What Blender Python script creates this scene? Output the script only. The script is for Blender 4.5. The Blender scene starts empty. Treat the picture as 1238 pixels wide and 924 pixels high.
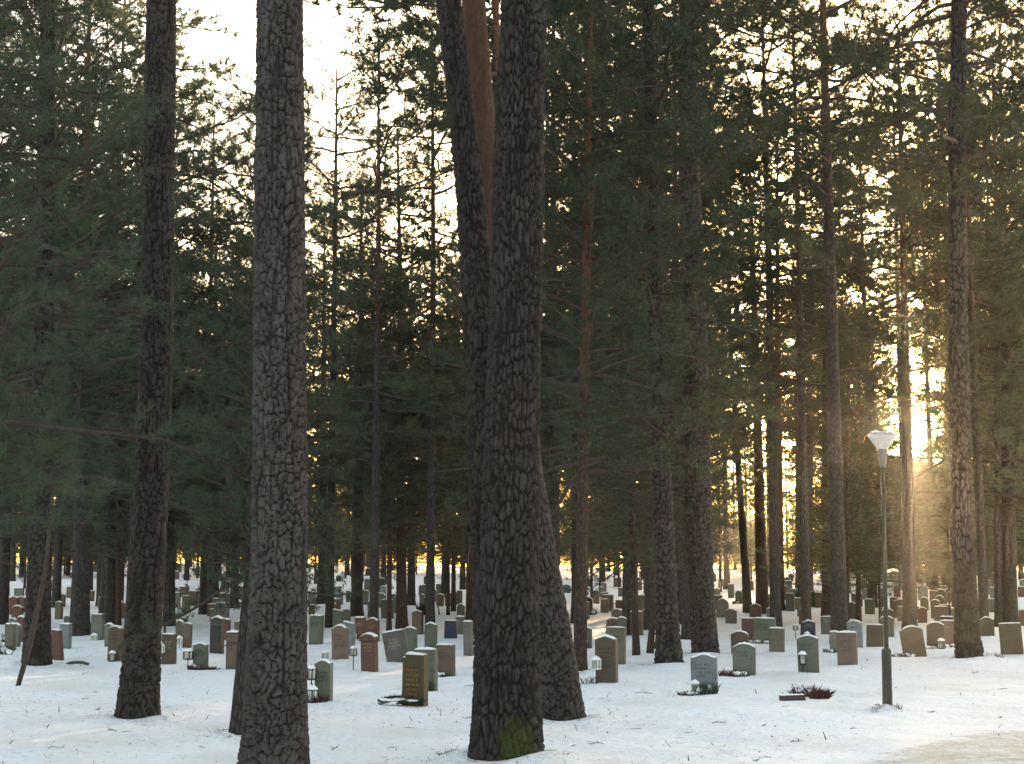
import bpy, math, random
import numpy as np
from mathutils import Vector, Matrix, Euler

scene = bpy.context.scene
COL = scene.collection
R = math.radians

# ------------------------------------------------------------------ camera
FPX, CX, CY, HORIZON = 1930.0, 619.0, 462.0, 697.0      # focal length and horizon in photo pixels
EYE = 2.0
PITCH = math.atan((HORIZON - CY) / FPX)
cam_data = bpy.data.cameras.new('camera')
cam = bpy.data.objects.new('camera', cam_data)
COL.objects.link(cam)
cam.location = (0, 0, EYE)
cam.rotation_euler = (math.pi / 2 + PITCH, 0, 0)
cam_data.sensor_width = 36.0
cam_data.lens = 36.0 * FPX / 1238.0
cam_data.clip_start = 0.1
cam_data.clip_end = 6000
scene.camera = cam

# ------------------------------------------------------------------ sky, sun, exposure
SUN_EL = math.atan((HORIZON - 508) / FPX)
SUN_AZ = math.atan((1113 - CX) / FPX)                    # to the right of the view axis (+Y)
world = bpy.data.worlds.new('World')
scene.world = world
world.use_nodes = True
wn = world.node_tree
sky = wn.nodes.new('ShaderNodeTexSky')
sky.sky_type = 'NISHITA'
sky.sun_disc = False
sky.sun_elevation = SUN_EL
sky.sun_rotation = SUN_AZ
sky.air_density = 0.95
sky.dust_density = 2.0
sky.ozone_density = 0.25
bg = wn.nodes['Background']
bg.inputs['Strength'].default_value = 0.15
wn.links.new(sky.outputs['Color'], bg.inputs['Color'])
SUN_DIR = Vector((math.sin(SUN_AZ) * math.cos(SUN_EL), math.cos(SUN_AZ) * math.cos(SUN_EL), math.sin(SUN_EL)))
sd = bpy.data.lights.new('sun', 'SUN')
sd.energy = 5.0
sd.angle = R(0.6)
sd.color = (1.0, 0.64, 0.30)
sun = bpy.data.objects.new('sun', sd)
COL.objects.link(sun)
sun.rotation_euler = (-SUN_DIR).to_track_quat('-Z', 'Y').to_euler()
sun.location = (0, 0, 60)

vs = scene.view_settings
vs.view_transform = 'Standard'
vs.look = 'None'
vs.gamma = 1.0
vs.use_curve_mapping = False
vs.exposure = 3.1

scene.cycles.max_bounces = 6
scene.cycles.diffuse_bounces = 3
scene.cycles.glossy_bounces = 2
scene.cycles.transmission_bounces = 4
scene.cycles.transparent_max_bounces = 4

# ------------------------------------------------------------------ terrain and pixel helpers
def sstep(a, b, x):
    t = np.clip((np.asarray(x, float) - a) / (b - a), 0, 1)
    return t * t * (3 - 2 * t)

def hz(x, y):
    x = np.asarray(x, float); y = np.asarray(y, float)
    d = y - 55.0
    rise = 0.0165 * (np.sqrt(d * d + 225.0) + d) / 2 - 0.016
    rise = np.minimum(rise, 3.3) * sstep(-20, 30, y)
    left = 0.007 * np.clip(y - 75, 0, 130) * sstep(5, -35, x)
    bump = (0.022 * np.sin(x * 1.13 + y * 0.41 + 0.4) + 0.020 * np.sin(x * 0.52 - y * 0.83 + 1.9)
            + 0.012 * np.sin(x * 2.3 + y * 1.7 + 2.2) + 0.010 * np.sin(-x * 1.9 + y * 2.9) + 0.006 * np.sin(x * 5.1 + y * 3.3))
    return rise + left + bump * sstep(400, 80, np.hypot(x, y))

def ray(px, py):
    u, v = (px - CX) / FPX, (CY - py) / FPX
    c, s = math.cos(PITCH), math.sin(PITCH)
    return Vector((u, c - v * s, s + v * c))

def at_depth(px, py, Y):
    d = ray(px, py)
    t = Y / d.y
    return Vector((d.x * t, Y, EYE + d.z * t))

def ground_hit(px, py):
    d = ray(px, py)
    lo = 3.0
    t = lo
    while t < 900:
        p = d * t
        if EYE + p.z < float(hz(p.x, p.y)):
            break
        lo = t
        t *= 1.01
    hi = t
    for _ in range(30):
        m = (lo + hi) / 2
        p = d * m
        if EYE + p.z < float(hz(p.x, p.y)): hi = m
        else: lo = m
    p = d * hi
    return Vector((p.x, p.y, float(hz(p.x, p.y))))

def ground_at(px, Y):                                   # point of the ground at a given distance
    x = 0.0
    for _ in range(4):
        z = float(hz(x, Y))
        x = (px - CX) / FPX * (Y * math.cos(PITCH) + (z - EYE) * math.sin(PITCH))
    return Vector((x, Y, z))

# ------------------------------------------------------------------ object helpers
def mesh_np(name, V, F, mat=None, smooth=False, attrs=None):
    V = np.asarray(V, np.float32); F = np.asarray(F, np.int32)
    me = bpy.data.meshes.new(name)
    n, k = F.shape
    me.vertices.add(len(V)); me.vertices.foreach_set('co', V.ravel())
    me.loops.add(n * k); me.loops.foreach_set('vertex_index', F.ravel())
    me.polygons.add(n)
    me.polygons.foreach_set('loop_start', np.arange(0, n * k, k, dtype=np.int32))
    if smooth: me.polygons.foreach_set('use_smooth', np.ones(n, bool))
    me.update(calc_edges=True)
    for an, arr in (attrs or {}).items():
        a = me.attributes.new(an, 'FLOAT', 'POINT'); a.data.foreach_set('value', np.asarray(arr, np.float32))
    if mat: me.materials.append(mat)
    return me

def obj(name, me, parent=None, loc=None, rot=None, scale=None):
    o = bpy.data.objects.new(name, me)
    COL.objects.link(o)
    if parent is not None: o.parent = parent
    if loc is not None: o.location = loc
    if rot is not None: o.rotation_euler = rot
    if scale is not None: o.scale = scale
    return o

def tag(o, label=None, cat=None, group=None, kind=None):
    if label: o['label'] = label
    if cat: o['category'] = cat
    if group: o['group'] = group
    if kind: o['kind'] = kind
    return o

def thing(name, label, cat, loc=(0, 0, 0), rot=(0, 0, 0), group=None):
    o = obj(name, None, None, loc, rot)
    o.empty_display_size = 0.3
    return tag(o, label, cat, group)

class MB:                                               # collects simple shapes into one mesh
    def __init__(s): s.v = []; s.f = []
    def add(s, v, f):
        b = len(s.v); s.v += [tuple(p) for p in v]; s.f += [tuple(i + b for i in q) for q in f]; return s
    def box(s, c, d, taper=1.0):
        x, y, z = c; a, b, h = d[0] / 2, d[1] / 2, d[2] / 2
        v = [(x + sx * a * t, y + sy * b * t, z + sz * h) for sz, t in ((-1, 1), (1, taper)) for sx, sy in ((-1, -1), (1, -1), (1, 1), (-1, 1))]
        return s.add(v, [(3, 2, 1, 0), (4, 5, 6, 7), (0, 1, 5, 4), (1, 2, 6, 5), (2, 3, 7, 6), (3, 0, 4, 7)])
    def lathe(s, prof, n=12, c=(0, 0, 0)):
        v = []; f = []
        for r, z in prof:
            for k in range(n):
                a = 2 * math.pi * k / n
                v.append((c[0] + r * math.cos(a), c[1] + r * math.sin(a), c[2] + z))
        for i in range(len(prof) - 1):
            for k in range(n):
                f.append((i * n + k, i * n + (k + 1) % n, (i + 1) * n + (k + 1) % n, (i + 1) * n + k))
        f.append(tuple(range(n - 1, -1, -1))); f.append(tuple(range((len(prof) - 1) * n, len(prof) * n)))
        return s.add(v, f)
    def tube(s, pts, rad, n=5):
        pts = [Vector(p) for p in pts]
        rad = [rad] * len(pts) if not hasattr(rad, '__len__') else rad
        v = []; f = []
        for i, p in enumerate(pts):
            d = (pts[min(i + 1, len(pts) - 1)] - pts[max(i - 1, 0)]).normalized()
            a = d.orthogonal().normalized(); b = d.cross(a)
            for k in range(n):
                t = 2 * math.pi * k / n
                v.append(p + (a * math.cos(t) + b * math.sin(t)) * rad[i])
        for i in range(len(pts) - 1):
            for k in range(n):
                f.append((i * n + k, i * n + (k + 1) % n, (i + 1) * n + (k + 1) % n, (i + 1) * n + k))
        f.append(tuple(range(n - 1, -1, -1))); f.append(tuple(range((len(pts) - 1) * n, len(pts) * n)))
        return s.add(v, f)
    def blob(s, c, r, rng, n=8, m=5, flat=1.0):
        v = []; f = []
        for i in range(m + 1):
            ph = math.pi * i / m
            for k in range(n):
                a = 2 * math.pi * k / n
                q = 1 + rng.uniform(-0.14, 0.14)
                v.append((c[0] + r[0] * math.sin(ph) * math.cos(a) * q, c[1] + r[1] * math.sin(ph) * math.sin(a) * q, c[2] + r[2] * math.cos(ph) * q))
        for i in range(m):
            for k in range(n):
                f.append((i * n + k, (i + 1) * n + k, (i + 1) * n + (k + 1) % n, i * n + (k + 1) % n))
        return s.add(v, f)
    def mesh(s, name, mat, smooth=False):
        me = bpy.data.meshes.new(name)
        me.from_pydata(s.v, [], s.f); me.update()
        if smooth: me.polygons.foreach_set('use_smooth', np.ones(len(s.f), bool))
        me.materials.append(mat)
        return me
    def build(s, name, mat, parent=None, smooth=False, **kw):
        return obj(name, s.mesh(name, mat, smooth), parent, **kw)

# ------------------------------------------------------------------ materials
class NT:
    def __init__(s, name):
        s.m = bpy.data.materials.new(name); s.m.use_nodes = True
        s.t = s.m.node_tree; s.b = s.t.nodes['Principled BSDF']; s.out = s.t.nodes['Material Output']
    def n(s, typ, **kw):
        nd = s.t.nodes.new('ShaderNode' + typ)
        for k, v in kw.items():
            if k in nd.inputs.keys(): nd.inputs[k].default_value = v
            else: setattr(nd, k, v)
        return nd
    def l(s, a, b): s.t.links.new(a, b)
    def ramp(s, fac, stops):
        r = s.n('ValToRGB'); e = r.color_ramp.elements
        while len(e) < len(stops): e.new(0.5)
        for el, (p, c) in zip(e, stops):
            el.position = p; el.color = (*c, 1) if len(c) == 3 else c
        s.l(fac, r.inputs['Fac']); return r.outputs['Color']
    def mix(s, fac, a, b, blend='MIX'):
        m = s.n('Mix', data_type='RGBA', blend_type=blend)
        for i, v in ((0, fac), (6, a), (7, b)):
            if hasattr(v, 'links'): s.l(v, m.inputs[i])
            elif i == 0: m.inputs[0].default_value = v
            else: m.inputs[i].default_value = (*v, 1)
        return m.outputs[2]
    def math(s, op, a, b=None, clamp=False):
        m = s.n('Math', operation=op); m.use_clamp = clamp
        for i, v in ((0, a), (1, b)):
            if v is None: continue
            if hasattr(v, 'links'): s.l(v, m.inputs[i])
            else: m.inputs[i].default_value = v
        return m.outputs[0]
    def coord(s, which='Object', scale=(1, 1, 1)):
        tc = s.n('TexCoord'); mp = s.n('Mapping'); mp.inputs['Scale'].default_value = scale
        s.l(tc.outputs[which], mp.inputs['Vector']); return mp.outputs['Vector']
    def noise(s, vec, scale, detail=4, rough=0.6):
        nd = s.n('TexNoise'); nd.inputs['Scale'].default_value = scale; nd.inputs['Detail'].default_value = detail
        nd.inputs['Roughness'].default_value = rough; s.l(vec, nd.inputs['Vector']); return nd.outputs['Fac']
    def bump(s, h, strength=0.5, dist=0.02):
        b = s.n('Bump'); b.inputs['Strength'].default_value = strength; b.inputs['Distance'].default_value = dist
        s.l(h, b.inputs['Height']); s.l(b.outputs['Normal'], s.b.inputs['Normal'])
    def done(s, col=None, rough=0.8, spec=0.3):
        if col is not None:
            if hasattr(col, 'links'): s.l(col, s.b.inputs['Base Color'])
            else: s.b.inputs['Base Color'].default_value = (*col, 1)
        s.b.inputs['Roughness'].default_value = rough
        s.b.inputs['Specular IOR Level'].default_value = spec
        return s.m

def make_stone(name, c, speck=0.35, dirt=(0.05, 0.055, 0.03)):
    t = NT(name); v = t.coord('Object')
    oi = t.n('ObjectInfo')
    sp = t.noise(v, 160, 2, 0.7); big = t.noise(v, 3.2, 5, 0.65)
    dk = tuple(x * (1 - speck) for x in c); lt = tuple(min(1, x * (1 + speck)) for x in c)
    col = t.ramp(sp, [(0.32, dk), (0.5, c), (0.72, lt)])
    val = t.math('MULTIPLY_ADD', oi.outputs['Random'], 0.4); val.node.inputs[2].default_value = 0.8
    hsv = t.n('HueSaturation'); t.l(val, hsv.inputs['Value']); t.l(col, hsv.inputs['Color'])
    col = t.mix(t.ramp(big, [(0.45, (0, 0, 0)), (0.75, (0.75, 0.75, 0.75))]), hsv.outputs['Color'], dirt)
    t.bump(t.noise(v, 60, 5, 0.7), 0.5, 0.006)
    return t.done(col, 0.75, 0.3)

STONE = {
    'grey':   make_stone('granite_grey', (0.15, 0.14, 0.13)),
    'green':  make_stone('granite_grey_green', (0.118, 0.120, 0.095)),
    'tan':    make_stone('sandstone_tan', (0.125, 0.108, 0.080)),
    'brown':  make_stone('sandstone_brown', (0.115, 0.082, 0.060)),
    'red':    make_stone('granite_red', (0.115, 0.056, 0.043)),
    'pink':   make_stone('granite_pink', (0.185, 0.122, 0.102)),
    'blue':   make_stone('granite_blue_grey', (0.20, 0.218, 0.228)),
    'mauve':  make_stone('granite_mauve', (0.14, 0.116, 0.112)),
    'black':  make_stone('polished_black_granite', (0.02, 0.021, 0.028), 0.5, (0.03, 0.03, 0.03)),
    'navy':   make_stone('polished_navy_granite', (0.02, 0.022, 0.05), 0.5, (0.03, 0.03, 0.04)),
    'ochre':  make_stone('mossy_ochre_sandstone', (0.072, 0.050, 0.026), 0.4, (0.06, 0.058, 0.02)),
}
STONE['black'].node_tree.nodes['Principled BSDF'].inputs['Roughness'].default_value = 0.25
STONE['navy'].node_tree.nodes['Principled BSDF'].inputs['Roughness'].default_value = 0.25

def plain(name, c, rough=0.6, spec=0.3, metal=0.0, vary=0.25, scale=25):
    t = NT(name); v = t.coord('Object')
    nz = t.noise(v, scale, 4)
    col = t.ramp(nz, [(0.3, tuple(x * (1 - vary) for x in c)), (0.7, tuple(min(1, x * (1 + vary)) for x in c))])
    t.b.inputs['Metallic'].default_value = metal
    t.bump(nz, 0.2, 0.003)
    return t.done(col, rough, spec)

M_CUT_DARK = plain('engraved_dark', (0.035, 0.03, 0.028))
M_CUT_GOLD = plain('gilded_letters', (0.26, 0.16, 0.06), 0.5)
M_CUT_PALE = plain('pale_letters', (0.28, 0.27, 0.24))
M_BLACK = plain('black_iron', (0.018, 0.018, 0.02), 0.5)
M_WHITE = plain('white_metal', (0.62, 0.62, 0.60), 0.5)
M_RUST = plain('rusty_brown_metal', (0.10, 0.05, 0.035), 0.7)
M_HEATHER = plain('dry_heather', (0.085, 0.034, 0.036), 0.9, vary=0.6)
M_DEADLEAF = plain('dead_brown_leaves', (0.095, 0.038, 0.024), 0.9, vary=0.6)
M_FIR = plain('cut_fir_green', (0.035, 0.055, 0.03), 0.8, vary=0.5)
M_LITTER = plain('dry_needle_litter', (0.17, 0.13, 0.085), 0.9, vary=0.6)
M_TWIG = plain('twig_bark', (0.07, 0.05, 0.038), 0.9, vary=0.5)
M_LAMP_WHITE = plain('lamp_white_plastic', (0.60, 0.57, 0.52), 0.4)
M_LAMP_POLE = plain('lamp_pole_green_grey', (0.036, 0.038, 0.030), 0.6, vary=0.35)
M_LAMP_TOP = plain('lamp_cover_grey', (0.42, 0.40, 0.37), 0.4)
M_EDGING = plain('dark_edging_stone', (0.06, 0.035, 0.035), 0.7)
M_CREAM = plain('cream_wax', (0.62, 0.54, 0.38), 0.5)

def glassmat():
    t = NT('lantern_glass')
    t.b.inputs['Base Color'].default_value = (0.75, 0.77, 0.76, 1)
    t.b.inputs['Transmission Weight'].default_value = 0.75
    t.b.inputs['Roughness'].default_value = 0.25
    return t.m
M_GLASS = glassmat()

def snowmat(name, litter):
    t = NT(name); v = t.coord('Object')
    n1 = t.noise(v, 0.35, 4); n2 = t.noise(v, 9.0, 6, 0.7)
    col = t.ramp(n2, [(0.3, (0.80, 0.775, 0.785)), (0.6, (0.90, 0.87, 0.87))])
    if litter:
        vs_ = t.coord('Object', (1, 2.6, 1))
        # needle litter, bark crumbs and grass showing through thin snow
        patch = t.ramp(t.noise(v, 0.28, 5, 0.65), [(0.42, (0, 0, 0)), (0.62, (1, 1, 1))])
        fine = t.ramp(t.noise(vs_, 7.5, 6, 0.72), [(0.585, (0, 0, 0)), (0.66, (1, 1, 1))])
        spk = t.ramp(t.noise(v, 26, 3, 0.6), [(0.66, (0, 0, 0)), (0.72, (1, 1, 1))])
        both = t.mix(1.0, fine, spk, 'ADD')
        f = t.mix(1.0, both, t.mix(0.80, (0.22, 0.22, 0.22), patch, 'ADD'), 'MULTIPLY')
        col = t.mix(f, col, (0.22, 0.19, 0.145))
        col = t.mix(t.ramp(t.noise(v, 0.45, 3, 0.5), [(0.48, (0, 0, 0)), (0.75, (0.5, 0.5, 0.5))]), col, (0.66, 0.61, 0.52))
    h = t.math('ADD', t.math('MULTIPLY', t.noise(v, 2.2, 4, 0.6), 0.5), t.math('MULTIPLY', t.noise(v, 14, 5, 0.65), 0.25))
    t.bump(h, 0.8, 0.14 if litter else 0.02)
    return t.done(col, 0.75, 0.25)
M_SNOW = snowmat('snow_ground', True)
M_CAP = snowmat('snow_cap', False)

def pathmat():
    t = NT('gritted_path'); v = t.coord('Object')
    n1 = t.noise(v, 1.1, 5, 0.65); n2 = t.noise(v, 38, 4, 0.7)
    col = t.ramp(n1, [(0.3, (0.50, 0.46, 0.39)), (0.65, (0.70, 0.66, 0.59))])
    col = t.mix(t.ramp(t.noise(v, 5.0, 5, 0.7), [(0.50, (0, 0, 0)), (0.62, (0.8, 0.8, 0.8))]), col, (0.80, 0.775, 0.76))
    col = t.mix(t.ramp(n2, [(0.58, (0, 0, 0)), (0.66, (0.8, 0.8, 0.8))]), col, (0.17, 0.135, 0.10))
    ed = t.n('Attribute', attribute_name='edge')
    f = t.math('ADD', ed.outputs['Fac'], t.math('MULTIPLY', t.math('SUBTRACT', t.noise(v, 3.2, 6, 0.75), 0.5), 1.6))
    col = t.mix(t.ramp(f, [(0.38, (0, 0, 0)), (0.60, (1, 1, 1))]), (0.87, 0.84, 0.845), col)
    t.bump(t.noise(v, 22, 5, 0.7), 0.9, 0.035)
    return t.done(col, 0.85, 0.2)
M_PATH = pathmat()

def bark_near():
    t = NT('pine_bark_plates')
    at = t.n('Attribute', attribute_name='plate'); ar = t.n('Attribute', attribute_name='rnd')
    ao = t.n('Attribute', attribute_name='orange'); am = t.n('Attribute', attribute_name='moss')
    v = t.coord('Object', (1, 1, 0.35)); v2 = t.coord('Object')
    fine = t.noise(v, 55, 5, 0.7); big = t.noise(v2, 2.0, 4)
    face = t.ramp(fine, [(0.3, (0.036, 0.030, 0.029)), (0.7, (0.088, 0.075, 0.073))])
    face = t.mix(ar.outputs['Fac'], face, (0.050, 0.038, 0.035), 'MIX')
    face = t.mix(t.ramp(big, [(0.5, (0, 0, 0)), (0.7, (0.5, 0.5, 0.5))]), face, (0.056, 0.058, 0.048))
    ton = t.n('Attribute', attribute_name='tone'); hs = t.n('HueSaturation'); t.l(ton.outputs['Fac'], hs.inputs['Value']); t.l(face, hs.inputs['Color']); face = hs.outputs['Color']
    col = t.mix(at.outputs['Fac'], (0.013, 0.010, 0.009), face)
    ocol = t.ramp(t.noise(v, 16, 5, 0.65), [(0.3, (0.040, 0.021, 0.014)), (0.7, (0.088, 0.046, 0.029))])
    col = t.mix(ao.outputs['Fac'], col, ocol)
    mcol = t.ramp(fine, [(0.35, (0.030, 0.036, 0.010)), (0.65, (0.075, 0.082, 0.020))])
    col = t.mix(am.outputs['Fac'], col, mcol)
    t.bump(t.noise(v, 90, 6, 0.75), 0.9, 0.012)
    return t.done(col, 0.9, 0.15)
M_BARK = bark_near()

def bark_far(name, lo, hi, deep, z0, z1, amount):
    t = NT(name); v = t.coord('Object', (1, 1, 0.32))
    vo = t.n('TexVoronoi', feature='DISTANCE_TO_EDGE'); vo.inputs['Scale'].default_value = 19.0
    nzv = t.n('TexNoise'); nzv.inputs['Scale'].default_value = 6.0
    t.l(v, nzv.inputs['Vector'])
    wv = t.n('VectorMath', operation='MULTIPLY_ADD'); wv.inputs[1].default_value = (0.08, 0.08, 0.08)
    t.l(nzv.outputs['Color'], wv.inputs[0]); t.l(v, wv.inputs[2]); t.l(wv.outputs[0], vo.inputs['Vector'])
    e = t.ramp(vo.outputs['Distance'], [(0.0, (0.25, 0.25, 0.25)), (0.20, (1, 1, 1))])
    col = t.mix(e, deep, t.ramp(t.noise(v, 14, 5, 0.7), [(0.3, lo), (0.7, hi)]))
    tc = t.n('TexCoord'); sx = t.n('SeparateXYZ'); t.l(tc.outputs['Object'], sx.inputs[0])
    zz = t.math('ADD', sx.outputs['Z'], t.math('MULTIPLY', t.noise(v, 0.8, 3), 4.0))
    mr = t.n('MapRange'); mr.inputs['From Min'].default_value = z0 + 2; mr.inputs['From Max'].default_value = z1 + 2; mr.inputs['To Max'].default_value = amount
    t.l(zz, mr.inputs['Value'])
    col = t.mix(mr.outputs['Result'], col, t.ramp(t.noise(v, 9, 4), [(0.3, (0.09, 0.042, 0.024)), (0.7, (0.18, 0.088, 0.05))]))
    t.bump(e, 0.8, 0.03)
    return t.done(col, 0.9, 0.15)
M_BARK_GREY = bark_far('bark_grey', (0.038, 0.032, 0.031), (0.085, 0.073, 0.071), (0.017, 0.013, 0.012), 9, 17, 0.75)
M_BARK_RED = bark_far('bark_reddish', (0.052, 0.035, 0.029), (0.100, 0.064, 0.050), (0.026, 0.018, 0.015), 4, 10, 0.9)
M_BRANCH = plain('branch_bark', (0.06, 0.042, 0.034), 0.9, vary=0.4)

def needlemat(name, a, b):
    t = NT(name); v = t.coord('Object')
    oi = t.n('ObjectInfo')
    col = t.ramp(t.noise(v, 0.9, 3, 0.6), [(0.3, a), (0.7, b)])
    hv = t.math('MULTIPLY_ADD', oi.outputs['Random'], 0.5); hv.node.inputs[2].default_value = 0.75
    hsv = t.n('HueSaturation'); t.l(hv, hsv.inputs['Value']); t.l(col, hsv.inputs['Color'])
    t.done(hsv.outputs['Color'], 0.65, 0.25)
    tr = t.n('BsdfTranslucent'); t.l(hsv.outputs['Color'], tr.inputs['Color'])
    mx = t.n('MixShader'); mx.inputs[0].default_value = 0.30
    t.l(t.b.outputs[0], mx.inputs[1]); t.l(tr.outputs[0], mx.inputs[2]); t.l(mx.outputs[0], t.out.inputs['Surface'])
    return t.m
M_NEEDLE = needlemat('pine_needles', (0.042, 0.053, 0.030), (0.070, 0.080, 0.042))
M_NEEDLE_YOUNG = needlemat('young_pine_needles', (0.046, 0.062, 0.038), (0.076, 0.094, 0.054))

# ================================================================== the setting
NEAR_FEET = [(330, 15.6, 0.36), (612, 17.7, 0.42), (681, 22.6, 0.38), (166, 23.0, 0.33), (45, 36, 0.4), (809, 36.2, 0.38), (853, 40.5, 0.4), (1172, 38.6, 0.4), (289, 20.2, 0.2), (1073, 24.4, 0.13), (700, 33.5, 0.22)]
def build_ground():
    th = np.concatenate([np.linspace(-26, 26, 300), np.linspace(26, 334, 70)[1:-1]])
    th = np.radians(th)
    r = np.concatenate([[0.5, 3, 6], np.geomspace(8, 140, 330), np.geomspace(145, 3500, 40)])
    T, Rr = np.meshgrid(th, r)
    X = Rr * np.sin(T); Y = Rr * np.cos(T)
    Z = hz(X, Y)
    # snow banked round the foot of the near trunks, trodden dents between the graves
    for px_, Y_, r_ in NEAR_FEET:
        g = ground_at(px_, Y_); d = np.hypot(X - g.x, Y - g.y) / r_
        a = np.arctan2(Y - g.y, X - g.x)
        Z = Z + (0.065 + 0.035 * np.sin(2 * a + px_)) * np.exp(-((d - 1.25) / 0.75) ** 2)
    rg = np.random.default_rng(12)
    for _ in range(70):
        x0 = rg.uniform(-7, 7); y0 = rg.uniform(16, 40); th0 = rg.uniform(0, 6.28)
        u = (X - x0) * math.cos(th0) + (Y - y0) * math.sin(th0); v = -(X - x0) * math.sin(th0) + (Y - y0) * math.cos(th0)
        Z = Z - 0.05 * np.exp(-(u / 0.17) ** 2 - (v / 0.10) ** 2) + 0.018 * np.exp(-((np.hypot(u / 1.4, v) - 0.22) / 0.08) ** 2)
    m, n = X.shape
    V = np.stack([X, Y, Z], -1).reshape(-1, 3)
    i = np.arange(m - 1)[:, None]; j = np.arange(n)[None, :]
    j2 = (j + 1) % n
    F = np.stack([i * n + j + 0 * i, i * n + j2, (i + 1) * n + j2, (i + 1) * n + j + 0 * i], -1).reshape(-1, 4)
    V = np.vstack([V, [[0, 0, float(hz(0, 0))]]])
    o = obj('snowy_ground', mesh_np('snowy_ground', V, F[:, ::-1], M_SNOW, True))
    tag(o, 'thin trampled snow covering the cemetery floor', None, None, 'structure')
    return o
build_ground()

def build_path():
    edge = [(-3.0, -8), (-2.6, 2), (0.4, 11.5), (3.35, 17.0), (6.35, 21.3), (10.6, 25.6), (17, 29.6), (27, 35), (45, 42)]
    e = np.array(edge, float)
    t = np.linspace(0, len(e) - 1, 260)
    ex = np.interp(t, range(len(e)), e[:, 0]); ey = np.interp(t, range(len(e)), e[:, 1])
    k = np.ones(25) / 25
    ex = np.convolve(np.pad(ex, 12, 'edge'), k, 'valid'); ey = np.convolve(np.pad(ey, 12, 'edge'), k, 'valid')
    dx = np.gradient(ex); dy = np.gradient(ey); L = np.hypot(dx, dy) + 1e-9
    nx, ny = dy / L, -dx / L
    rng = np.random.default_rng(3)
    wob = 0.10 * np.sin(t * 9.0) + 0.06 * np.sin(t * 23 + 1) + rng.normal(0, 0.035, len(t))
    cols = [-0.45, -0.2, 0.0, 0.2, 0.45, 0.8, 1.4, 2.2, 2.9, 3.4, 3.8]
    V = []; 
    for a, c in enumerate(cols):
        w = c + (wob if a == 0 else 0) * 1.0
        x = ex + nx * w; y = ey + ny * w
        lift = -0.012 if a in (0, len(cols) - 1) else 0.008
        V.append(np.stack([x, y, hz(x, y) + lift], -1))
    V = np.stack(V, 1); m, n = V.shape[:2]
    edge = np.tile(np.clip((np.array(cols) + 0.45) / 1.1, 0, 1) * np.where(np.array(cols) > 3.0, 0.3, 1.0), (m, 1))
    i = np.arange(m - 1)[:, None]; j = np.arange(n - 1)[None, :]
    F = np.stack([i * n + j, i * n + j + 1, (i + 1) * n + j + 1, (i + 1) * n + j], -1).reshape(-1, 4)
    o = obj('path', mesh_np('path', V.reshape(-1, 3), F, M_PATH, True, {'edge': edge.ravel()}))
    tag(o, 'sandy gritted footpath curving past the lamp post', None, None, 'structure')
build_path()

# ================================================================== trunks
def smooth_poly(pts, rad, res, vis):
    pts = np.array([tuple(p) for p in pts], float); rad = np.array(rad, float)
    s = np.concatenate([[0], np.cumsum(np.linalg.norm(np.diff(pts, axis=0), axis=1))])
    n = 400
    q = np.linspace(0, s[-1], n)
    P = np.stack([np.interp(q, s, pts[:, k]) for k in range(3)], -1); Rr = np.interp(q, s, rad)
    w = max(3, int(n * 0.06) | 1); ker = np.hanning(w + 2)[1:-1]; ker /= ker.sum(); h = w // 2
    def sm(a):
        pad = np.concatenate([2 * a[0] - a[1:h + 1][::-1], a, 2 * a[-1] - a[-h - 1:-1][::-1]])
        return np.convolve(pad, ker, 'valid')
    P = np.stack([sm(P[:, k]) for k in range(3)], -1)
    vis = min(vis, s[-1])
    g = np.concatenate([np.arange(0, vis, res), np.arange(vis, s[-1], 0.15), [s[-1]]])
    return np.stack([np.interp(g, q, P[:, k]) for k in range(3)], -1), np.interp(g, q, Rr), g

def hash2(i, j, seed):
    v = np.sin(i * 127.1 + j * 311.7 + seed * 74.7) * 43758.5453
    return v - np.floor(v)

def vnoise(x, y, seed, period=None):
    i = np.floor(x); j = np.floor(y); fx = x - i; fy = y - j
    fx = fx * fx * (3 - 2 * fx); fy = fy * fy * (3 - 2 * fy)
    w = (lambda a: np.mod(a, period)) if period else (lambda a: a)
    a = hash2(w(i), j, seed); b = hash2(w(i + 1), j, seed); c = hash2(w(i), j + 1, seed); d = hash2(w(i + 1), j + 1, seed)
    return (a * (1 - fx) + b * fx) * (1 - fy) + (c * (1 - fx) + d * fx) * fy

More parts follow.
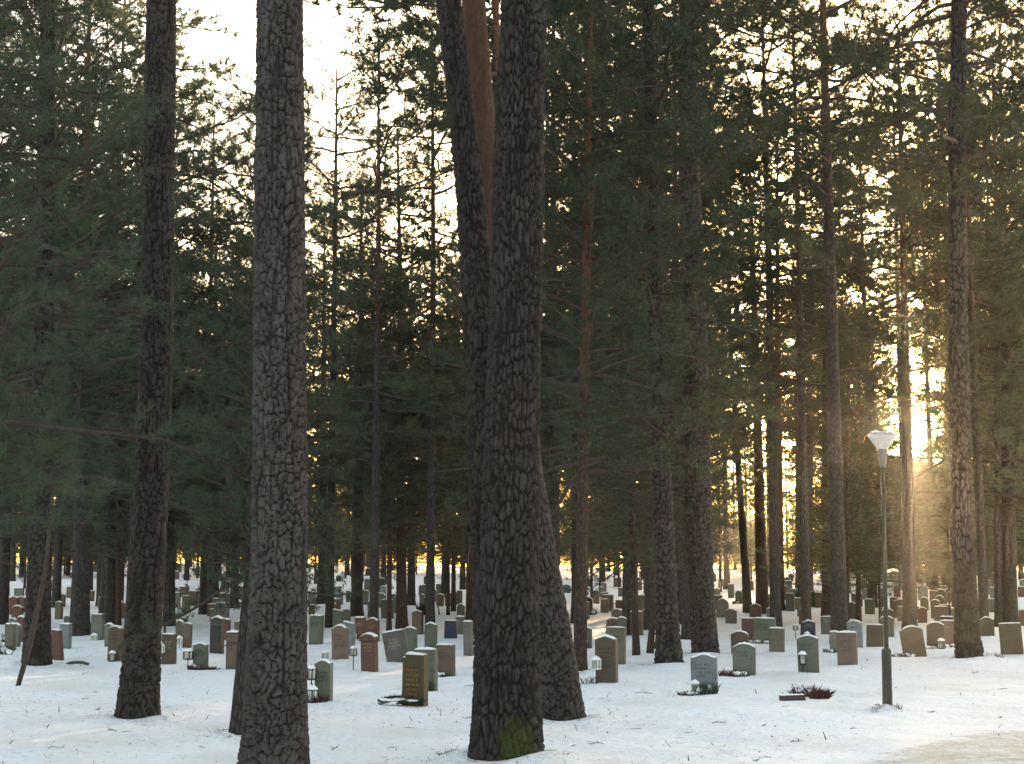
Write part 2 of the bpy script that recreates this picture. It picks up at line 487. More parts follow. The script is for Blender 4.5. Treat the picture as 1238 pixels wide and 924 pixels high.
def bark_field(u, s, ncell, ch, seed):
    """plated pine bark on (turns 0..1, metres up): plate mask and a random value per plate"""
    gx = u * ncell; gy = s / ch
    gx = gx + 1.1 * (vnoise(u * ncell / 2, s / ch * 0.9, seed + 5, max(1, ncell // 2)) - 0.5)
    gy = gy + 1.3 * (vnoise(u * ncell / 2 + 3, s / ch * 0.8, seed + 9, None) - 0.5) * np.sin(np.pi * np.clip(u, 0, 1)) ** 0.2
    gy = gy + 1.6 * (vnoise(u * 5, s * 0.9, seed + 13, 5) - 0.5); gx = gx + 1.4 * (vnoise(u * 4, s * 1.1, seed + 15, 4) - 0.5)
    ix = np.floor(gx); iy = np.floor(gy)
    f1 = np.full(gx.shape, 9.0); f2 = np.full(gx.shape, 9.0); idr = np.zeros(gx.shape); ox = np.zeros(gx.shape); oy = np.zeros(gx.shape)
    for dx in (-1, 0, 1):
        for dy in (-1, 0, 1):
            cx = ix + dx; cy = iy + dy; cm = np.mod(cx, ncell)
            px = cx + 0.15 + 0.7 * hash2(cm, cy, seed); py = cy + 0.1 + 0.8 * hash2(cm, cy, seed + 1)
            d = np.hypot(gx - px, gy - py)
            nw = d < f1
            f2 = np.where(nw, f1, np.minimum(f2, d)); idr = np.where(nw, hash2(cm, cy, seed + 2), idr); f1 = np.where(nw, d, f1); ox = np.where(nw, gx - px, ox); oy = np.where(nw, gy - py, oy)
    return f2 - f1, idr, ox, oy

def bark_trunk(name, pts, rad, res, parent, cell=(0.075, 0.15), depth=0.028, seed=1, flare=0.35, orange=None, moss=None, origin=None, crack=(0.05, 0.30), visible_len=None, tone=1.0):
    """one continuous trunk surface with raised bark plates"""
    pts = [Vector(p) for p in pts]; origin = origin or pts[0]
    pts = [p - origin for p in pts]
    P, Rr, q = smooth_poly(pts, rad, res, visible_len or 1e9)
    n = len(q)
    rm = float(np.mean(Rr[: n // 2]))
    m = max(24, int(2 * math.pi * rm / res))
    u = np.arange(m) / m
    U, S = np.meshgrid(u, q)
    A = 2 * np.pi * U
    ncell = max(6, int(round(2 * math.pi * rm / cell[0])))
    e, idr, ox, oy = bark_field(U, S, ncell, cell[1], seed)
    e2, id2, _, _ = bark_field(U, S, int(ncell * 1.9), cell[1] * 0.45, seed + 50)
    fur = np.abs(vnoise(U * ncell * 0.8, S / (cell[1] * 3.2), seed + 77, max(2, int(ncell * 0.8))) - 0.5)
    wide = crack[1] * (0.65 + 0.7 * vnoise(U * ncell, S / cell[1], seed + 60, ncell))
    plate = sstep(crack[0], wide, e)
    plate = plate * (0.25 + 0.75 * sstep(0.015, 0.07, fur))
    tilt = 0.9 * (np.mod(idr * 7.3, 1) - 0.5) * ox + 0.8 * (np.mod(idr * 13.7, 1) - 0.6) * oy
    p2 = sstep(0.02, 0.16, e2)
    sel = sstep(0.35, 0.6, vnoise(U * 9, S * 2.6, seed + 70, 9))        # where the big plates break up into small flakes
    plate = plate * (1 - (1 - p2) * (0.10 + 0.42 * sel))
    idr = np.clip(idr * 0.6 + id2 * 0.4 * (0.4 + sel), 0, 1)
    fine = vnoise(U * ncell * 4, S / cell[1] * 7, seed + 20, ncell * 4)
    lump = vnoise(U * 6, S * 1.3, seed + 31, 6) - 0.5
    # root flare with lobes
    k = np.exp(-S / 0.42)
    lobes = 0.55 + 0.45 * np.sin(A * 5 + seed * 1.7) + 0.25 * np.sin(A * 3 + seed)
    base = Rr[:, None] * (1 + flare * k * (0.55 + 0.45 * lobes) + 0.05 * lump)
    fade = np.ones_like(S) if orange is None else 1 - 0.75 * sstep(orange[0], orange[1], S)
    disp = depth * fade * (plate * (0.75 + 0.45 * idr + 0.6 * tilt) - 0.75) + 0.006 * (fine - 0.5) * fade
    rr = base + disp
    X = P[:, None, 0] + rr * np.cos(A); Y = P[:, None, 1] + rr * np.sin(A); Z = P[:, None, 2] + 0 * rr
    V = np.stack([X, Y, Z], -1).reshape(-1, 3)
    i = np.arange(n - 1)[:, None]; j = np.arange(m)[None, :]; j2 = (j + 1) % m
    F = np.stack([i * m + j, i * m + j2, (i + 1) * m + j2, (i + 1) * m + j], -1).reshape(-1, 4)
    org = np.zeros_like(S) if orange is None else sstep(orange[0], orange[1], S + 1.2 * (vnoise(U * 8, S * 2.0, seed + 3, 8) - 0.5)) * orange[2]
    if moss is not None:
        az, wid, top, amt = moss
        dang = np.abs((A - az + np.pi) % (2 * np.pi) - np.pi)
        mo = amt * sstep(wid, wid * 0.55, dang) * sstep(top, top * 0.55, S + 0.25 * (vnoise(U * 14, S * 9, seed + 8, 14) - 0.5))
    else: mo = np.zeros_like(S)
    me = mesh_np(name, V, F, M_BARK, True, {'plate': (plate * 0.9 + 0.1 * fine).ravel(), 'rnd': (idr * 0.85).ravel(), 'orange': org.ravel(), 'tone': np.full(S.size, tone), 'moss': mo.ravel()})
    return obj('trunk', me, parent)

def round_trunk(name, H, r0, r1, mat, seed=0, n=14, m=26, lean_curve=0.0):
    """plain tapering trunk from the ground to height H, axis along Z, with a root flare and a gentle wander"""
    rng = np.random.default_rng(seed)
    t = np.linspace(0, 1, m) ** 1.25
    z = t * (H + 0.25) - 0.25
    r = (r1 + (r0 - r1) * (1 - t) ** 0.85) * (1 + 0.30 * np.exp(-np.clip(z, 0, None) / 0.35))
    p1, p2 = rng.uniform(0, 6.28, 2)
    wx = (0.05 + lean_curve) * np.sin(t * 4.5 + p1) * t; wy = 0.05 * np.sin(t * 5.2 + p2) * t
    a = np.arange(n) * 2 * np.pi / n
    rr = r[:, None] * (1 + 0.05 * np.sin(a * 3 + p1)[None, :] + 0.03 * rng.normal(size=(m, n)))
    X = wx[:, None] + rr * np.cos(a); Y = wy[:, None] + rr * np.sin(a); Z = z[:, None] + 0 * X
    V = np.stack([X, Y, Z], -1).reshape(-1, 3)
    i = np.arange(m - 1)[:, None]; j = np.arange(n)[None, :]; j2 = (j + 1) % n
    F = np.stack([i * n + j, i * n + j2, (i + 1) * n + j2, (i + 1) * n + j], -1).reshape(-1, 4)
    return mesh_np(name, V, F, mat, True)

# ================================================================== crowns
class Crown:
    """branches (tubes) and needle tufts of one pine, built around an upright axis"""
    def __init__(s, seed):
        s.rng = np.random.default_rng(seed); s.bp = []; s.tp = []; s.td = []
    def curve(s, p, d, L, n, bend, wig):
        P = [np.array(p, float)]; d = np.array(d, float); d /= np.linalg.norm(d)
        for _ in range(n):
            d = d + np.array([0, 0, bend / n]) + s.rng.normal(0, wig, 3); d /= np.linalg.norm(d)
            P.append(P[-1] + d * L / n)
        return np.array(P)
    def limb(s, p, d, L, r, bend, wig=0.10, gap=0.30, tw=(0.35, 0.85), start=0.30, per=4, flat=0.6):
        n = max(4, int(L / 0.4))
        C = s.curve(p, d, L, n, bend, wig)
        s.bp.append((C, np.linspace(r, 0.008, n + 1)))
        t = start * L
        side = 1
        while t < L:
            f = t / L * n; i = min(int(f), n - 1); q = C[i] + (C[i + 1] - C[i]) * (f - i)
            ax = C[i + 1] - C[i]; ax /= np.linalg.norm(ax)
            lat = np.cross(ax, [0, 0, 1]); lat /= np.linalg.norm(lat) + 1e-6
            upv = np.cross(lat, ax)
            for side in (-1, 1):
                if s.rng.random() < 0.18: continue
                tl = s.rng.uniform(*tw) * (1.15 - 0.55 * t / L)
                dd = ax * s.rng.uniform(0.45, 0.9) + lat * side * s.rng.uniform(0.55, 1.0) + upv * s.rng.normal(0.10, 0.28) * (1.4 - flat)
                T = s.curve(q, dd, tl, 3, s.rng.uniform(-0.05, 0.35), 0.10)
                s.bp.append((T, np.linspace(0.010, 0.004, 4)))
                for m in range(per):
                    g = s.rng.uniform(0.25, 1.0) if m else 1.0
                    k = min(int(g * 3), 2); qq = T[k] + (T[k + 1] - T[k]) * (g * 3 - k)
                    dv = (T[k + 1] - T[k]) / tl * 3 + s.rng.normal(0, 0.45, 3) + np.array([0, 0, 0.25])
                    s.tp.append(qq); s.td.append(dv / np.linalg.norm(dv))
            t += gap * s.rng.uniform(0.7, 1.3)
        for m in range(3):
            dv = C[-1] - C[-2] + s.rng.normal(0, 0.12, 3); s.tp.append(C[-1]); s.td.append(dv / np.linalg.norm(dv))
        return C
    def needle_mesh(s, name, mat, per, ln, wd, shoot, keep=None):
        P = np.array(s.tp); D = np.array(s.td); N = len(P); rg = s.rng
        along = rg.uniform(0, 1, (N, per, 1))
        rnd = rg.normal(0, 1, (N, per, 3)); rnd /= np.linalg.norm(rnd, axis=2, keepdims=True)
        dr = D[:, None, :] * 0.65 + rnd * 0.85; dr /= np.linalg.norm(dr, axis=2, keepdims=True)
        st = P[:, None, :] + D[:, None, :] * along * shoot
        wv = np.cross(dr, rg.normal(0, 1, (N, per, 3))); wv /= np.linalg.norm(wv, axis=2, keepdims=True) + 1e-9
        l = ln * rg.uniform(0.65, 1.25, (N, per, 1)); w = wd * rg.uniform(0.7, 1.3, (N, per, 1))
        V = np.stack([st - wv * w / 2, st + wv * w / 2, st + dr * l], 2).reshape(-1, 3)
        F = np.arange(len(V)).reshape(-1, 3)
        return mesh_np(name, V, F, mat)
    def branch_mesh(s, name, mat, k=4, rmin=0.0):
        Vs = []; Fs = []; b = 0
        a = np.arange(k) * 2 * np.pi / k
        for C, rr in s.bp:
            if rr[0] < rmin: continue
            d = np.gradient(C, axis=0); d /= np.linalg.norm(d, axis=1, keepdims=True) + 1e-9
            ref = np.where(np.abs(d[:, 2:3]) > 0.9, np.array([[1.0, 0, 0]]), np.array([[0, 0, 1.0]]))
            x = np.cross(d, ref); x /= np.linalg.norm(x, axis=1, keepdims=True) + 1e-9; y = np.cross(d, x)
            V = C[:, None, :] + (x[:, None, :] * np.cos(a)[None, :, None] + y[:, None, :] * np.sin(a)[None, :, None]) * rr[:, None, None]
            n = len(C); i = np.arange(n - 1)[:, None]; j = np.arange(k)[None, :]; j2 = (j + 1) % k
            F = np.stack([i * k + j, i * k + j2, (i + 1) * k + j2, (i + 1) * k + j], -1).reshape(-1, 4)
            Vs.append(V.reshape(-1, 3)); Fs.append(F + b); b += n * k
        return mesh_np(name, np.vstack(Vs), np.vstack(Fs), mat, True)

def tall_crown(seed, H=24.0, base=0.30, nb=80, rmax=3.6):
    """old pine: bare below, uneven plates of foliage above"""
    c = Crown(seed); rg = c.rng
    for i in range(nb):
        f = (i + rg.uniform(0, 1)) / nb
        z = H * (base + (0.985 - base) * f)
        env = math.sin(math.pi * (0.24 + 0.60 * f)) ** 0.7
        L = rmax * env * rg.uniform(0.45, 1.15) + 0.4
        az = i * 2.4 + rg.normal(0, 0.5)
        up = -0.15 + 0.75 * f + rg.normal(0, 0.15)
        c.limb((0, 0, z), (math.cos(az), math.sin(az), up), L, 0.014 + 0.011 * L, rg.uniform(-0.3, 0.55), 0.13, gap=0.27, tw=(0.35, 1.0), start=0.26, per=6, flat=0.3)
    for i in range(10):                                   # dead bare stubs under the crown
        z = H * rg.uniform(base * 0.62, base * 1.05); az = rg.uniform(0, 6.28)
        C = c.curve((0, 0, z), (math.cos(az), math.sin(az), rg.normal(0, 0.3)), rg.uniform(0.5, 1.8), 5, rg.uniform(-0.4, 0.3), 0.14)
        c.bp.append((C, np.linspace(0.028, 0.006, 6)))
    return c

def young_crown(seed, H=14.0, base=0.19, nb=130, rmax=3.2, per=5):
    """young pine: long level boughs nearly down to the ground, uneven all round"""
    c = Crown(seed); rg = c.rng
    ph = rg.uniform(0, 6.28, 4)
    for i in range(nb):
        f = ((i + rg.uniform(0, 1)) / nb) ** 1.12
        z0 = H * (base + (0.97 - base) * f)
        az = i * 2.4 + rg.normal(0, 0.4)
        lop = 1 + 0.28 * math.sin(az + ph[0] + 3 * f) + 0.22 * math.sin(2 * az + ph[1] - 7 * f)
        L = rmax * (1 - 0.86 * f ** 1.8) * lop * rg.uniform(0.5, 1.15) + 0.35
        if f < 0.12: L *= rg.uniform(0.45, 1.0)
        c.limb((0, 0, z0), (math.cos(az), math.sin(az), 0.05 + 0.6 * f + rg.normal(0, 0.16)), L, 0.012 + 0.010 * L, rg.uniform(-0.40, 0.35), 0.10, gap=0.29, tw=(0.30, 0.85), start=0.20, per=per, flat=0.4)
    for i in range(9):
        z = H * rg.uniform(0.65 * base, base); az = rg.uniform(0, 6.28)
        C = c.curve((0, 0, z), (math.cos(az), math.sin(az), rg.normal(0, 0.2)), rg.uniform(0.6, 1.8), 5, -0.2, 0.10)
        c.bp.append((C, np.linspace(0.016, 0.004, 6)))
    return c

VAR = {}
c = tall_crown(120, 26.0, 0.53, 62, 3.6)
VAR['high'] = dict(H=26.0, r=0.22, crown=c.needle_mesh('high_needles', M_NEEDLE, 15, 0.17, 0.020, 0.17), branches=c.branch_mesh('high_branches', M_BRANCH, 4, 0.012), trunk=round_trunk('high_trunk', 26.0, 0.20, 0.03, M_BARK_GREY, 9))
for k in range(4):
    H = (24.0, 23.0, 25.0, 22.0)[k]
    c = tall_crown(100 + k, H, (0.26, 0.34, 0.22, 0.46)[k], (88, 78, 92, 64)[k], (3.6, 3.9, 3.4, 3.7)[k])
    VAR['tall%d' % k] = dict(H=H, r=0.22, crown=c.needle_mesh('tall_needles', M_NEEDLE, 15, 0.17, 0.021, 0.17),
        branches=c.branch_mesh('tall_branches', M_BRANCH, 4, 0.012), trunk=round_trunk('tall_trunk', H, 0.20, 0.03, M_BARK_GREY, k))
c = tall_crown(130, 22.0, 0.32, 60, 3.5)
VAR['lacy'] = dict(H=22.0, r=0.2, crown=c.needle_mesh('lacy_needles', M_NEEDLE, 14, 0.16, 0.018, 0.18), branches=c.branch_mesh('lacy_branches', M_BRANCH, 4, 0.0), trunk=round_trunk('lacy_trunk', 22.0, 0.17, 0.03, M_BARK_GREY, 19))
for k in range(3):
    H = (14.0, 13.0, 15.0)[k]
    c = young_crown(200 + k, H, (0.21, 0.24, 0.19)[k], (128, 118, 132)[k], (3.1, 3.3, 2.9)[k])
    VAR['young%d' % k] = dict(H=H, r=0.11, crown=c.needle_mesh('young_needles', M_NEEDLE_YOUNG, 13, 0.13, 0.015, 0.14),
        branches=c.branch_mesh('young_branches', M_BRANCH, 4, 0.011), trunk=round_trunk('young_trunk', H, 0.10, 0.02, M_BARK_RED, 10 + k, n=10, m=20))
c = young_crown(300, 12.0, 0.20, 120, 2.9, per=7)
VAR['near'] = dict(H=12.0, r=0.13, crown=c.needle_mesh('near_needles', M_NEEDLE_YOUNG, 16, 0.10, 0.008, 0.14),
        branches=c.branch_mesh('near_branches', M_BRANCH, 4, 0.0), trunk=round_trunk('near_trunk', 12.0, 0.13, 0.02, M_BARK_RED, 20, n=12, m=24))
print('needle tris', {k: len(v['crown'].polygons) for k, v in VAR.items()}, 'branch faces', {k: len(v['branches'].polygons) for k, v in VAR.items()})

def lean_euler(base, top):
    d = (top - base).normalized()
    return Vector((0, 0, 1)).rotation_difference(d).to_euler()

def pine(label, base, H, var, spin=0.0, r=None, top=None, mat=None, group=None, name='pine_tree', cat='tree', spread=1.0, hide_crown=False):
    v = VAR[var]
    rot = lean_euler(base, top) if top is not None else (0, 0, 0)
    t = thing(name, label, cat, base, rot, group)
    k = H / v['H']
    if r is None:
        tr = obj('trunk', v['trunk'], t, scale=(k, k, k), rot=(0, 0, spin))
    else:
        tr = obj('trunk', round_trunk('trunk_own', H, r, 0.03, mat or M_BARK_GREY, int(base.x * 7) % 97 + 3, n=18, m=34), t)
    b = obj('branches', v['branches'], t, scale=(k * spread, k * spread, k), rot=(0, 0, spin))
    c = obj('crown', v['crown'], t, scale=(k * spread, k * spread, k), rot=(0, 0, spin))
    b['kind'] = c['kind'] = 'stuff'
    return t

# ================================================================== the pines one can tell apart
def near_pine(label, Y, path, var, H, res, seed, vis_py=-60, cell=(0.075, 0.15), depth=0.028, flare=0.3, orange=None, moss=None, crack=(0.05, 0.30), spin=0.0, tone=1.0, spread=1.0):
    """path: (centre px, py, half width px) from the base up, read at distance Y; carried on above the frame to height H"""
    base = ground_at(path[0][0], Y)
    pts = []; rad = []
    for px, py, hw in path:
        pts.append(at_depth(px, py, Y)); rad.append(hw * Y / FPX)
    pts[0] = base - Vector((0, 0, 0.12))
    d = (pts[-1] - pts[-2]).normalized()
    d = (d + Vector((0, 0, 1.2))).normalized()
    left = base.z + H - pts[-1].z
    r_last = rad[-1]
    for f in (0.33, 0.66, 1.0):
        pts.append(pts[-1] + d * (left / 3 / d.z)); rad.append(r_last * (1 - 0.88 * f))
    t = thing('pine_tree', label, 'tree', base)
    vis = at_depth(path[-1][0], vis_py, Y).z - base.z
    bark_trunk('bark', pts, rad, res, t, cell, depth, seed, flare, orange, moss, base, crack, vis, tone)
    v = VAR[var]
    top = pts[-1]
    mid = next((p for p in pts if p.z - base.z > H * 0.45), pts[-3])
    ax = (top - mid).normalized()
    k = H / v['H']
    # the crown's own axis follows the upper stem
    foot = mid - ax * ((mid.z - base.z) / ax.z)
    rot = Vector((0, 0, 1)).rotation_difference(ax).to_euler()
    for nm in ('branches', 'crown'):
        c = obj(nm, v[nm], t)
        c.matrix_local = Matrix.Translation(foot - base) @ rot.to_matrix().to_4x4() @ Matrix.Rotation(spin, 4, 'Z') @ Matrix.Diagonal((k * spread, k * spread, k, 1))
        c['kind'] = 'stuff'
    return t

near_pine('thick grey-brown pine trunk in the left foreground cut by the bottom edge', 15.6,
          [(330, 945, 36), (335, 800, 34.5), (338, 600, 32.5), (338.5, 400, 31.5), (338.5, 0, 28.5)], 'high', 26, 0.0135, 11,
          cell=(0.062, 0.13), depth=0.036, flare=0.50, crack=(0.01, 0.17), spin=0.4, tone=1.3)
near_pine('dark furrowed pine in the centre foreground with green moss at its foot', 17.7,
          [(612, 915, 38), (613, 800, 37.5), (618, 600, 34), (622, 400, 32), (625, 300, 31), (629, 150, 29.5), (633, 0, 27.5)], 'high', 26, 0.0150, 23,
          cell=(0.058, 0.20), depth=0.048, flare=0.36, crack=(0.05, 0.32), moss=(-math.pi / 2 + 0.38, 0.70, 0.66, 0.75), spin=1.2, tone=0.85)
near_pine('dark pine curving left close behind the central mossy-footed pine', 18.6,
          [(602, 903, 23), (592, 680, 21.5), (585, 500, 20.5), (576, 320, 19), (560, 150, 15.5), (542, 0, 14.5)], 'high', 25, 0.018, 31,
          cell=(0.056, 0.18), depth=0.040, flare=0.25, crack=(0.03, 0.25), spin=2.2, tone=0.8)
near_pine('leaning pine with grey foot and orange upper stem behind the central pine', 22.6,
          [(681, 868, 25), (673, 800, 24), (655, 700, 23), (633, 560, 21.5), (604, 320, 18), (584, 150, 15.5), (572, 0, 15)], 'high', 27, 0.018, 41,
          cell=(0.055, 0.15), depth=0.026, flare=0.30, orange=(4.6, 6.8, 1.0), spin=0.9, tone=1.3)
near_pine('dark straight pine in the left foreground between gravestone rows', 23.0,
          [(166, 865, 22), (173, 760, 21.5), (184, 580, 20), (190, 400, 19), (192, 250, 18.5), (195, 0, 18)], 'high', 27, 0.019, 53,
          cell=(0.062, 0.17), depth=0.036, crack=(0.02, 0.2), flare=0.42, spin=3.1)
near_pine('broad dark pine at far left with a thin leaning stem before it', 36.0,
          [(45, 803, 16), (46, 740, 15), (49, 640, 14), (53, 400, 12), (58, 0, 9)], 'young2', 21, 0.030, 61,
          cell=(0.08, 0.22), depth=0.034, flare=0.32, spin=0.3, spread=1.0)
near_pine('stout pine with scaly plated bark right of the leaning centre pine', 36.2,
          [(809, 806, 15.5), (806, 740, 14), (803, 660, 12.5), (797, 500, 11), (788, 200, 8), (784, 0, 7)], 'tall2', 23, 0.028, 71,
          cell=(0.085, 0.17), depth=0.044, flare=0.25, spin=1.9, tone=1.2)
near_pine('tall thick grey pine right of centre behind the blue-grey gravestone', 40.5,
          [(853, 793, 15.5), (848, 720, 15.5), (845, 640, 16.5), (839, 400, 16), (833, 200, 13), (829, 0, 9)], 'high', 28, 0.028, 83,
          cell=(0.07, 0.17), depth=0.030, flare=0.15, spin=0.7, tone=1.25)
near_pine('dark furrowed pine standing right of the lamp post among gravestones', 38.6,
          [(1172, 797, 15.5), (1168, 740, 14.5), (1164, 660, 12.5), (1158, 400, 11.5), (1157, 200, 10.5), (1160, 0, 9)], 'tall3', 26, 0.028, 97,
          cell=(0.10, 0.28), depth=0.046, flare=0.22, spin=4.0)

# (label, base px, base py, stem width px, (px, py) higher up on the stem, height, crown, reddish, spread)
G_, R_ = M_BARK_GREY, M_BARK_RED
MID = [
 ('slim reddish pine with level bare twigs right of the leaning centre pine', 700, 812, 17, (712, 200), 17, 'young1', R_, 0.85),
 ('thin brown leaning stem half hidden by the thick left foreground pine', 289, 890, 21, (318, 500), 8.6, 'young0', G_, 0.75),
 ('thin orange stem showing between the central pines near the top', 644, 826, 12, (597, 0), 24, 'tall3', R_, 0.8),
 ('pine hidden behind the central trunks with boughs hanging into the sky', 603, 812, 16, (601, 300), 22.5, 'tall3', G_, 0.95),
 ('broad dark pine behind the grey gravestones at left', 96, 768, 25, (99, 600), 22, 'young2', G_, 1.2),
 ('pair-forming thick pine left of the left foreground pine', 134, 755, 17, (136, 500), 21, 'young1', G_, 1.1),
 ('slender far pine close beside the thick pair at left', 122, 733, 11, (123, 500), 20, 'young0', G_, 1.1),
 ('thin rusty stem at the right of the thick pair at left', 143, 756, 7, (145, 500), 13, 'young2', R_, 1.0),
 ('pine just right of the left foreground pine with grave cross beside it', 204, 757, 15, (206, 500), 20, 'young0', G_, 1.1),
 ('stout far pine behind the black panelled gravestone at left', 257, 737, 16, (259, 500), 19, 'tall0', G_, 1.0),
 ('far pine right of the stout pine behind the black panelled gravestone', 283, 735, 11, (285, 500), 19, 'tall3', G_, 1.0),
 ('far pine just right of the thick left foreground pine', 389, 730, 13, (391, 500), 21, 'tall2', G_, 1.0),
 ('thick far pine between left and central foreground pines, standing alone', 431, 745, 15, (436, 400), 19, 'tall1', G_, 1.0),
 ('thin red-brown stem left of the tilted pink gravestone', 470, 764, 6.5, (472, 500), 12, 'young1', R_, 1.05),
 ('brown pine behind the tilted pink gravestone', 486, 762, 14, (484, 500), 18, 'young2', R_, 1.0),
 ('dark far pine just right of the brown pine behind the tilted gravestone', 497, 732, 10, (497, 500), 19, 'tall1', G_, 1.0),
 ('slim far pine left of the thin red-brown stem', 455, 720, 9, (452, 400), 21, 'tall3', G_, 1.0),
 ('dark far pine above the navy gravestone', 538, 722, 11, (540, 500), 20, 'tall0', G_, 1.0),
 ('brown stem just left of the central foreground pine', 567, 751, 9, (568, 560), 15, 'young0', R_, 1.0),
 ('thin brown stem before the flat brown gravestone left of the scaly pine', 769, 792, 9, (763, 600), 11, 'young2', R_, 0.95),
 ('thin leaning stem touching the left side of the scaly plated pine', 786, 790, 8, (798, 650), 11, 'young1', R_, 0.9),
 ('dark pine behind the thin brown stem left of the scaly pine', 758, 746, 11, (757, 500), 20, 'young0', G_, 1.1),
 ('grey pine close behind the left side of the tall thick grey pine', 831, 773, 13, (828, 500), 20, 'tall2', G_, 1.0),
 ('thin pine bowed to the left, right of the tall thick grey pine', 904, 741, 11, (878, 320), 17, 'tall3', G_, 0.7),
 ('straight reddish pine right of the bowed thin pine', 922, 742, 16, (907, 200), 23, 'high', R_, 0.9),
 ('dark straight pine right of the straight reddish pine', 942, 738, 13, (940, 300), 23, 'tall3', R_, 0.9),
 ('far pale-stemmed pine behind the small pyramid-topped gravestone', 977, 722, 13, (979, 500), 22, 'tall3', G_, 1.0),
 ('narrow far pine left of the pale-stemmed pine', 965, 722, 8, (964, 500), 19, 'tall3', G_, 1.0),
 ('straight dark pine behind the small green gravestone', 1000, 745, 13, (997, 250), 23, 'high', G_, 0.9),
 ('very thin dark stem behind the light blue-grey gravestone', 1024, 755, 5, (1026, 500), 10, 'young2', R_, 1.0),
 ('thin red-brown stem above the light blue-grey gravestone', 1038, 752, 7, (1037, 500), 12, 'young0', R_, 0.9),
 ('small far stem just left of the lamp pole', 1054, 738, 6, (1055, 500), 14, 'young1', R_, 0.9),
 ('pine with furrowed bark just right of the lamp pole', 1100, 762, 17, (1092, 300), 22, 'tall3', G_, 1.0),
 ('far grey pine between lamp post and right furrowed pine', 1145, 712, 13, (1143, 400), 19, 'tall3', G_, 0.5),
 ('thick pine near the right edge behind the slab gravestone', 1222, 757, 19, (1214, 300), 23, 'tall2', G_, 1.0),
 ('dark pine touching the left side of the right-edge pine', 1207, 758, 9, (1205, 500), 20, 'young1', G_, 1.0),
]
TAKEN = []
for i, (lab, px, py, w, (qx, qy), H, var, mat, spr) in enumerate(MID):
    b = ground_hit(px, py)
    q = at_depth(qx, qy, b.y)
    TAKEN.append((b.x, b.y))
    pine(lab, b, H, var, spin=i * 1.9, r=w / 2 * b.y / FPX * 0.95, top=q, mat=mat, spread=spr)

# young pine just outside the left edge whose boughs reach into the picture
pine('young pine outside the left edge reaching soft green boughs into view', ground_at(-75, 19.5), 12.5, 'near', 0.5, name='young_pine_tree')

# thin leaning dead stem at the left
stp = [ground_hit(21, 829) - Vector((0, 0, 0.05))]
Ys = stp[0].y
for px, py in ((28, 808), (36, 780), (44, 742), (50, 715), (55, 690), (60, 640), (66, 560)):
    stp.append(at_depth(px, py, Ys))
o0 = stp[0].copy()
tb = MB(); tb.tube([p - o0 for p in stp], [0.045, 0.05, 0.052, 0.046, 0.042, 0.04, 0.034, 0.02], 9)
st = thing('leaning_sapling', 'thin bent olive stem leaning before the broad far-left pine', 'sapling', o0)
tb.build('stem', M_BRANCH, st, True)
cm = VAR['young0']
for nm in ('branches', 'crown'):
    c = obj(nm, cm[nm], st, loc=stp[-1] - o0 - Vector((0, 0, 1.0)), scale=(0.22, 0.22, 0.2))
    c['kind'] = 'stuff'

# ================================================================== the wood behind the graves
rng = random.Random(7)
def top_py(px):
    """how high the tree tops stand in each direction of the wood"""
    pts = [(-300, -150), (150, -120), (205, 60), (225, 160), (300, 130), (370, 150), (430, 180), (500, 150), (560, 120), (640, -60), (800, -60), (860, 70), (960, 40), (1000, -20), (1100, 10), (1180, 40), (1238, -40), (1600, -150)]
    return float(np.interp(px, [p[0] for p in pts], [p[1] for p in pts]))

def sun_gap(x, y, r):
    """the wood thins along the line that the low sun shines through"""
    c, s = math.cos(SUN_AZ), math.sin(SUN_AZ)
    return y > 0 and abs(x * c - y * s) < r

placed = list(TAKEN)
def free(x, y, dmin):
    return all((x - a) ** 2 + (y - b) ** 2 > dmin * dmin for a, b in placed)

for px, Y, H, var, lab in ((300, 58, 20.5, 'lacy', 'open-crowned pine against bright sky left of the thick foreground pine'), (245, 72, 23, 'lacy', 'second open-crowned pine right of the left foreground pine'),
                           (398, 60, 21.5, 'lacy', 'open-crowned pine against bright sky right of the thick foreground pine'), (452, 50, 19.5, 'lacy', 'open-crowned pine midway between thick left pine and central pines'),
                           (520, 54, 21, 'lacy', 'open-crowned pine just left of the central pines'), (1158, 66, 25, 'tall3', 'high-crowned pine directly behind the right furrowed pine'), (1097, 84, 26.5, 'tall3', 'high-crowned pine directly behind the pine by the lamp'),
                           (1164, 150, 25, 'tall0', 'far full-crowned pine just right of the sun'), (1062, 140, 25, 'tall2', 'far full-crowned pine just left of the sun'), (1130, 95, 27, 'high', 'high-crowned pine whose boughs hang above the sun'), (975, 52, 22, 'lacy', 'open-crowned pine behind the pyramid stone'), (1190, 56, 22, 'lacy', 'open-crowned pine between the two right-hand pines')):
    b = ground_at(px, Y); TAKEN.append((b.x, b.y)); placed.append((b.x, b.y))
    pine(lab, b, H, var, px * 0.37)
n_tall = n_young = 0
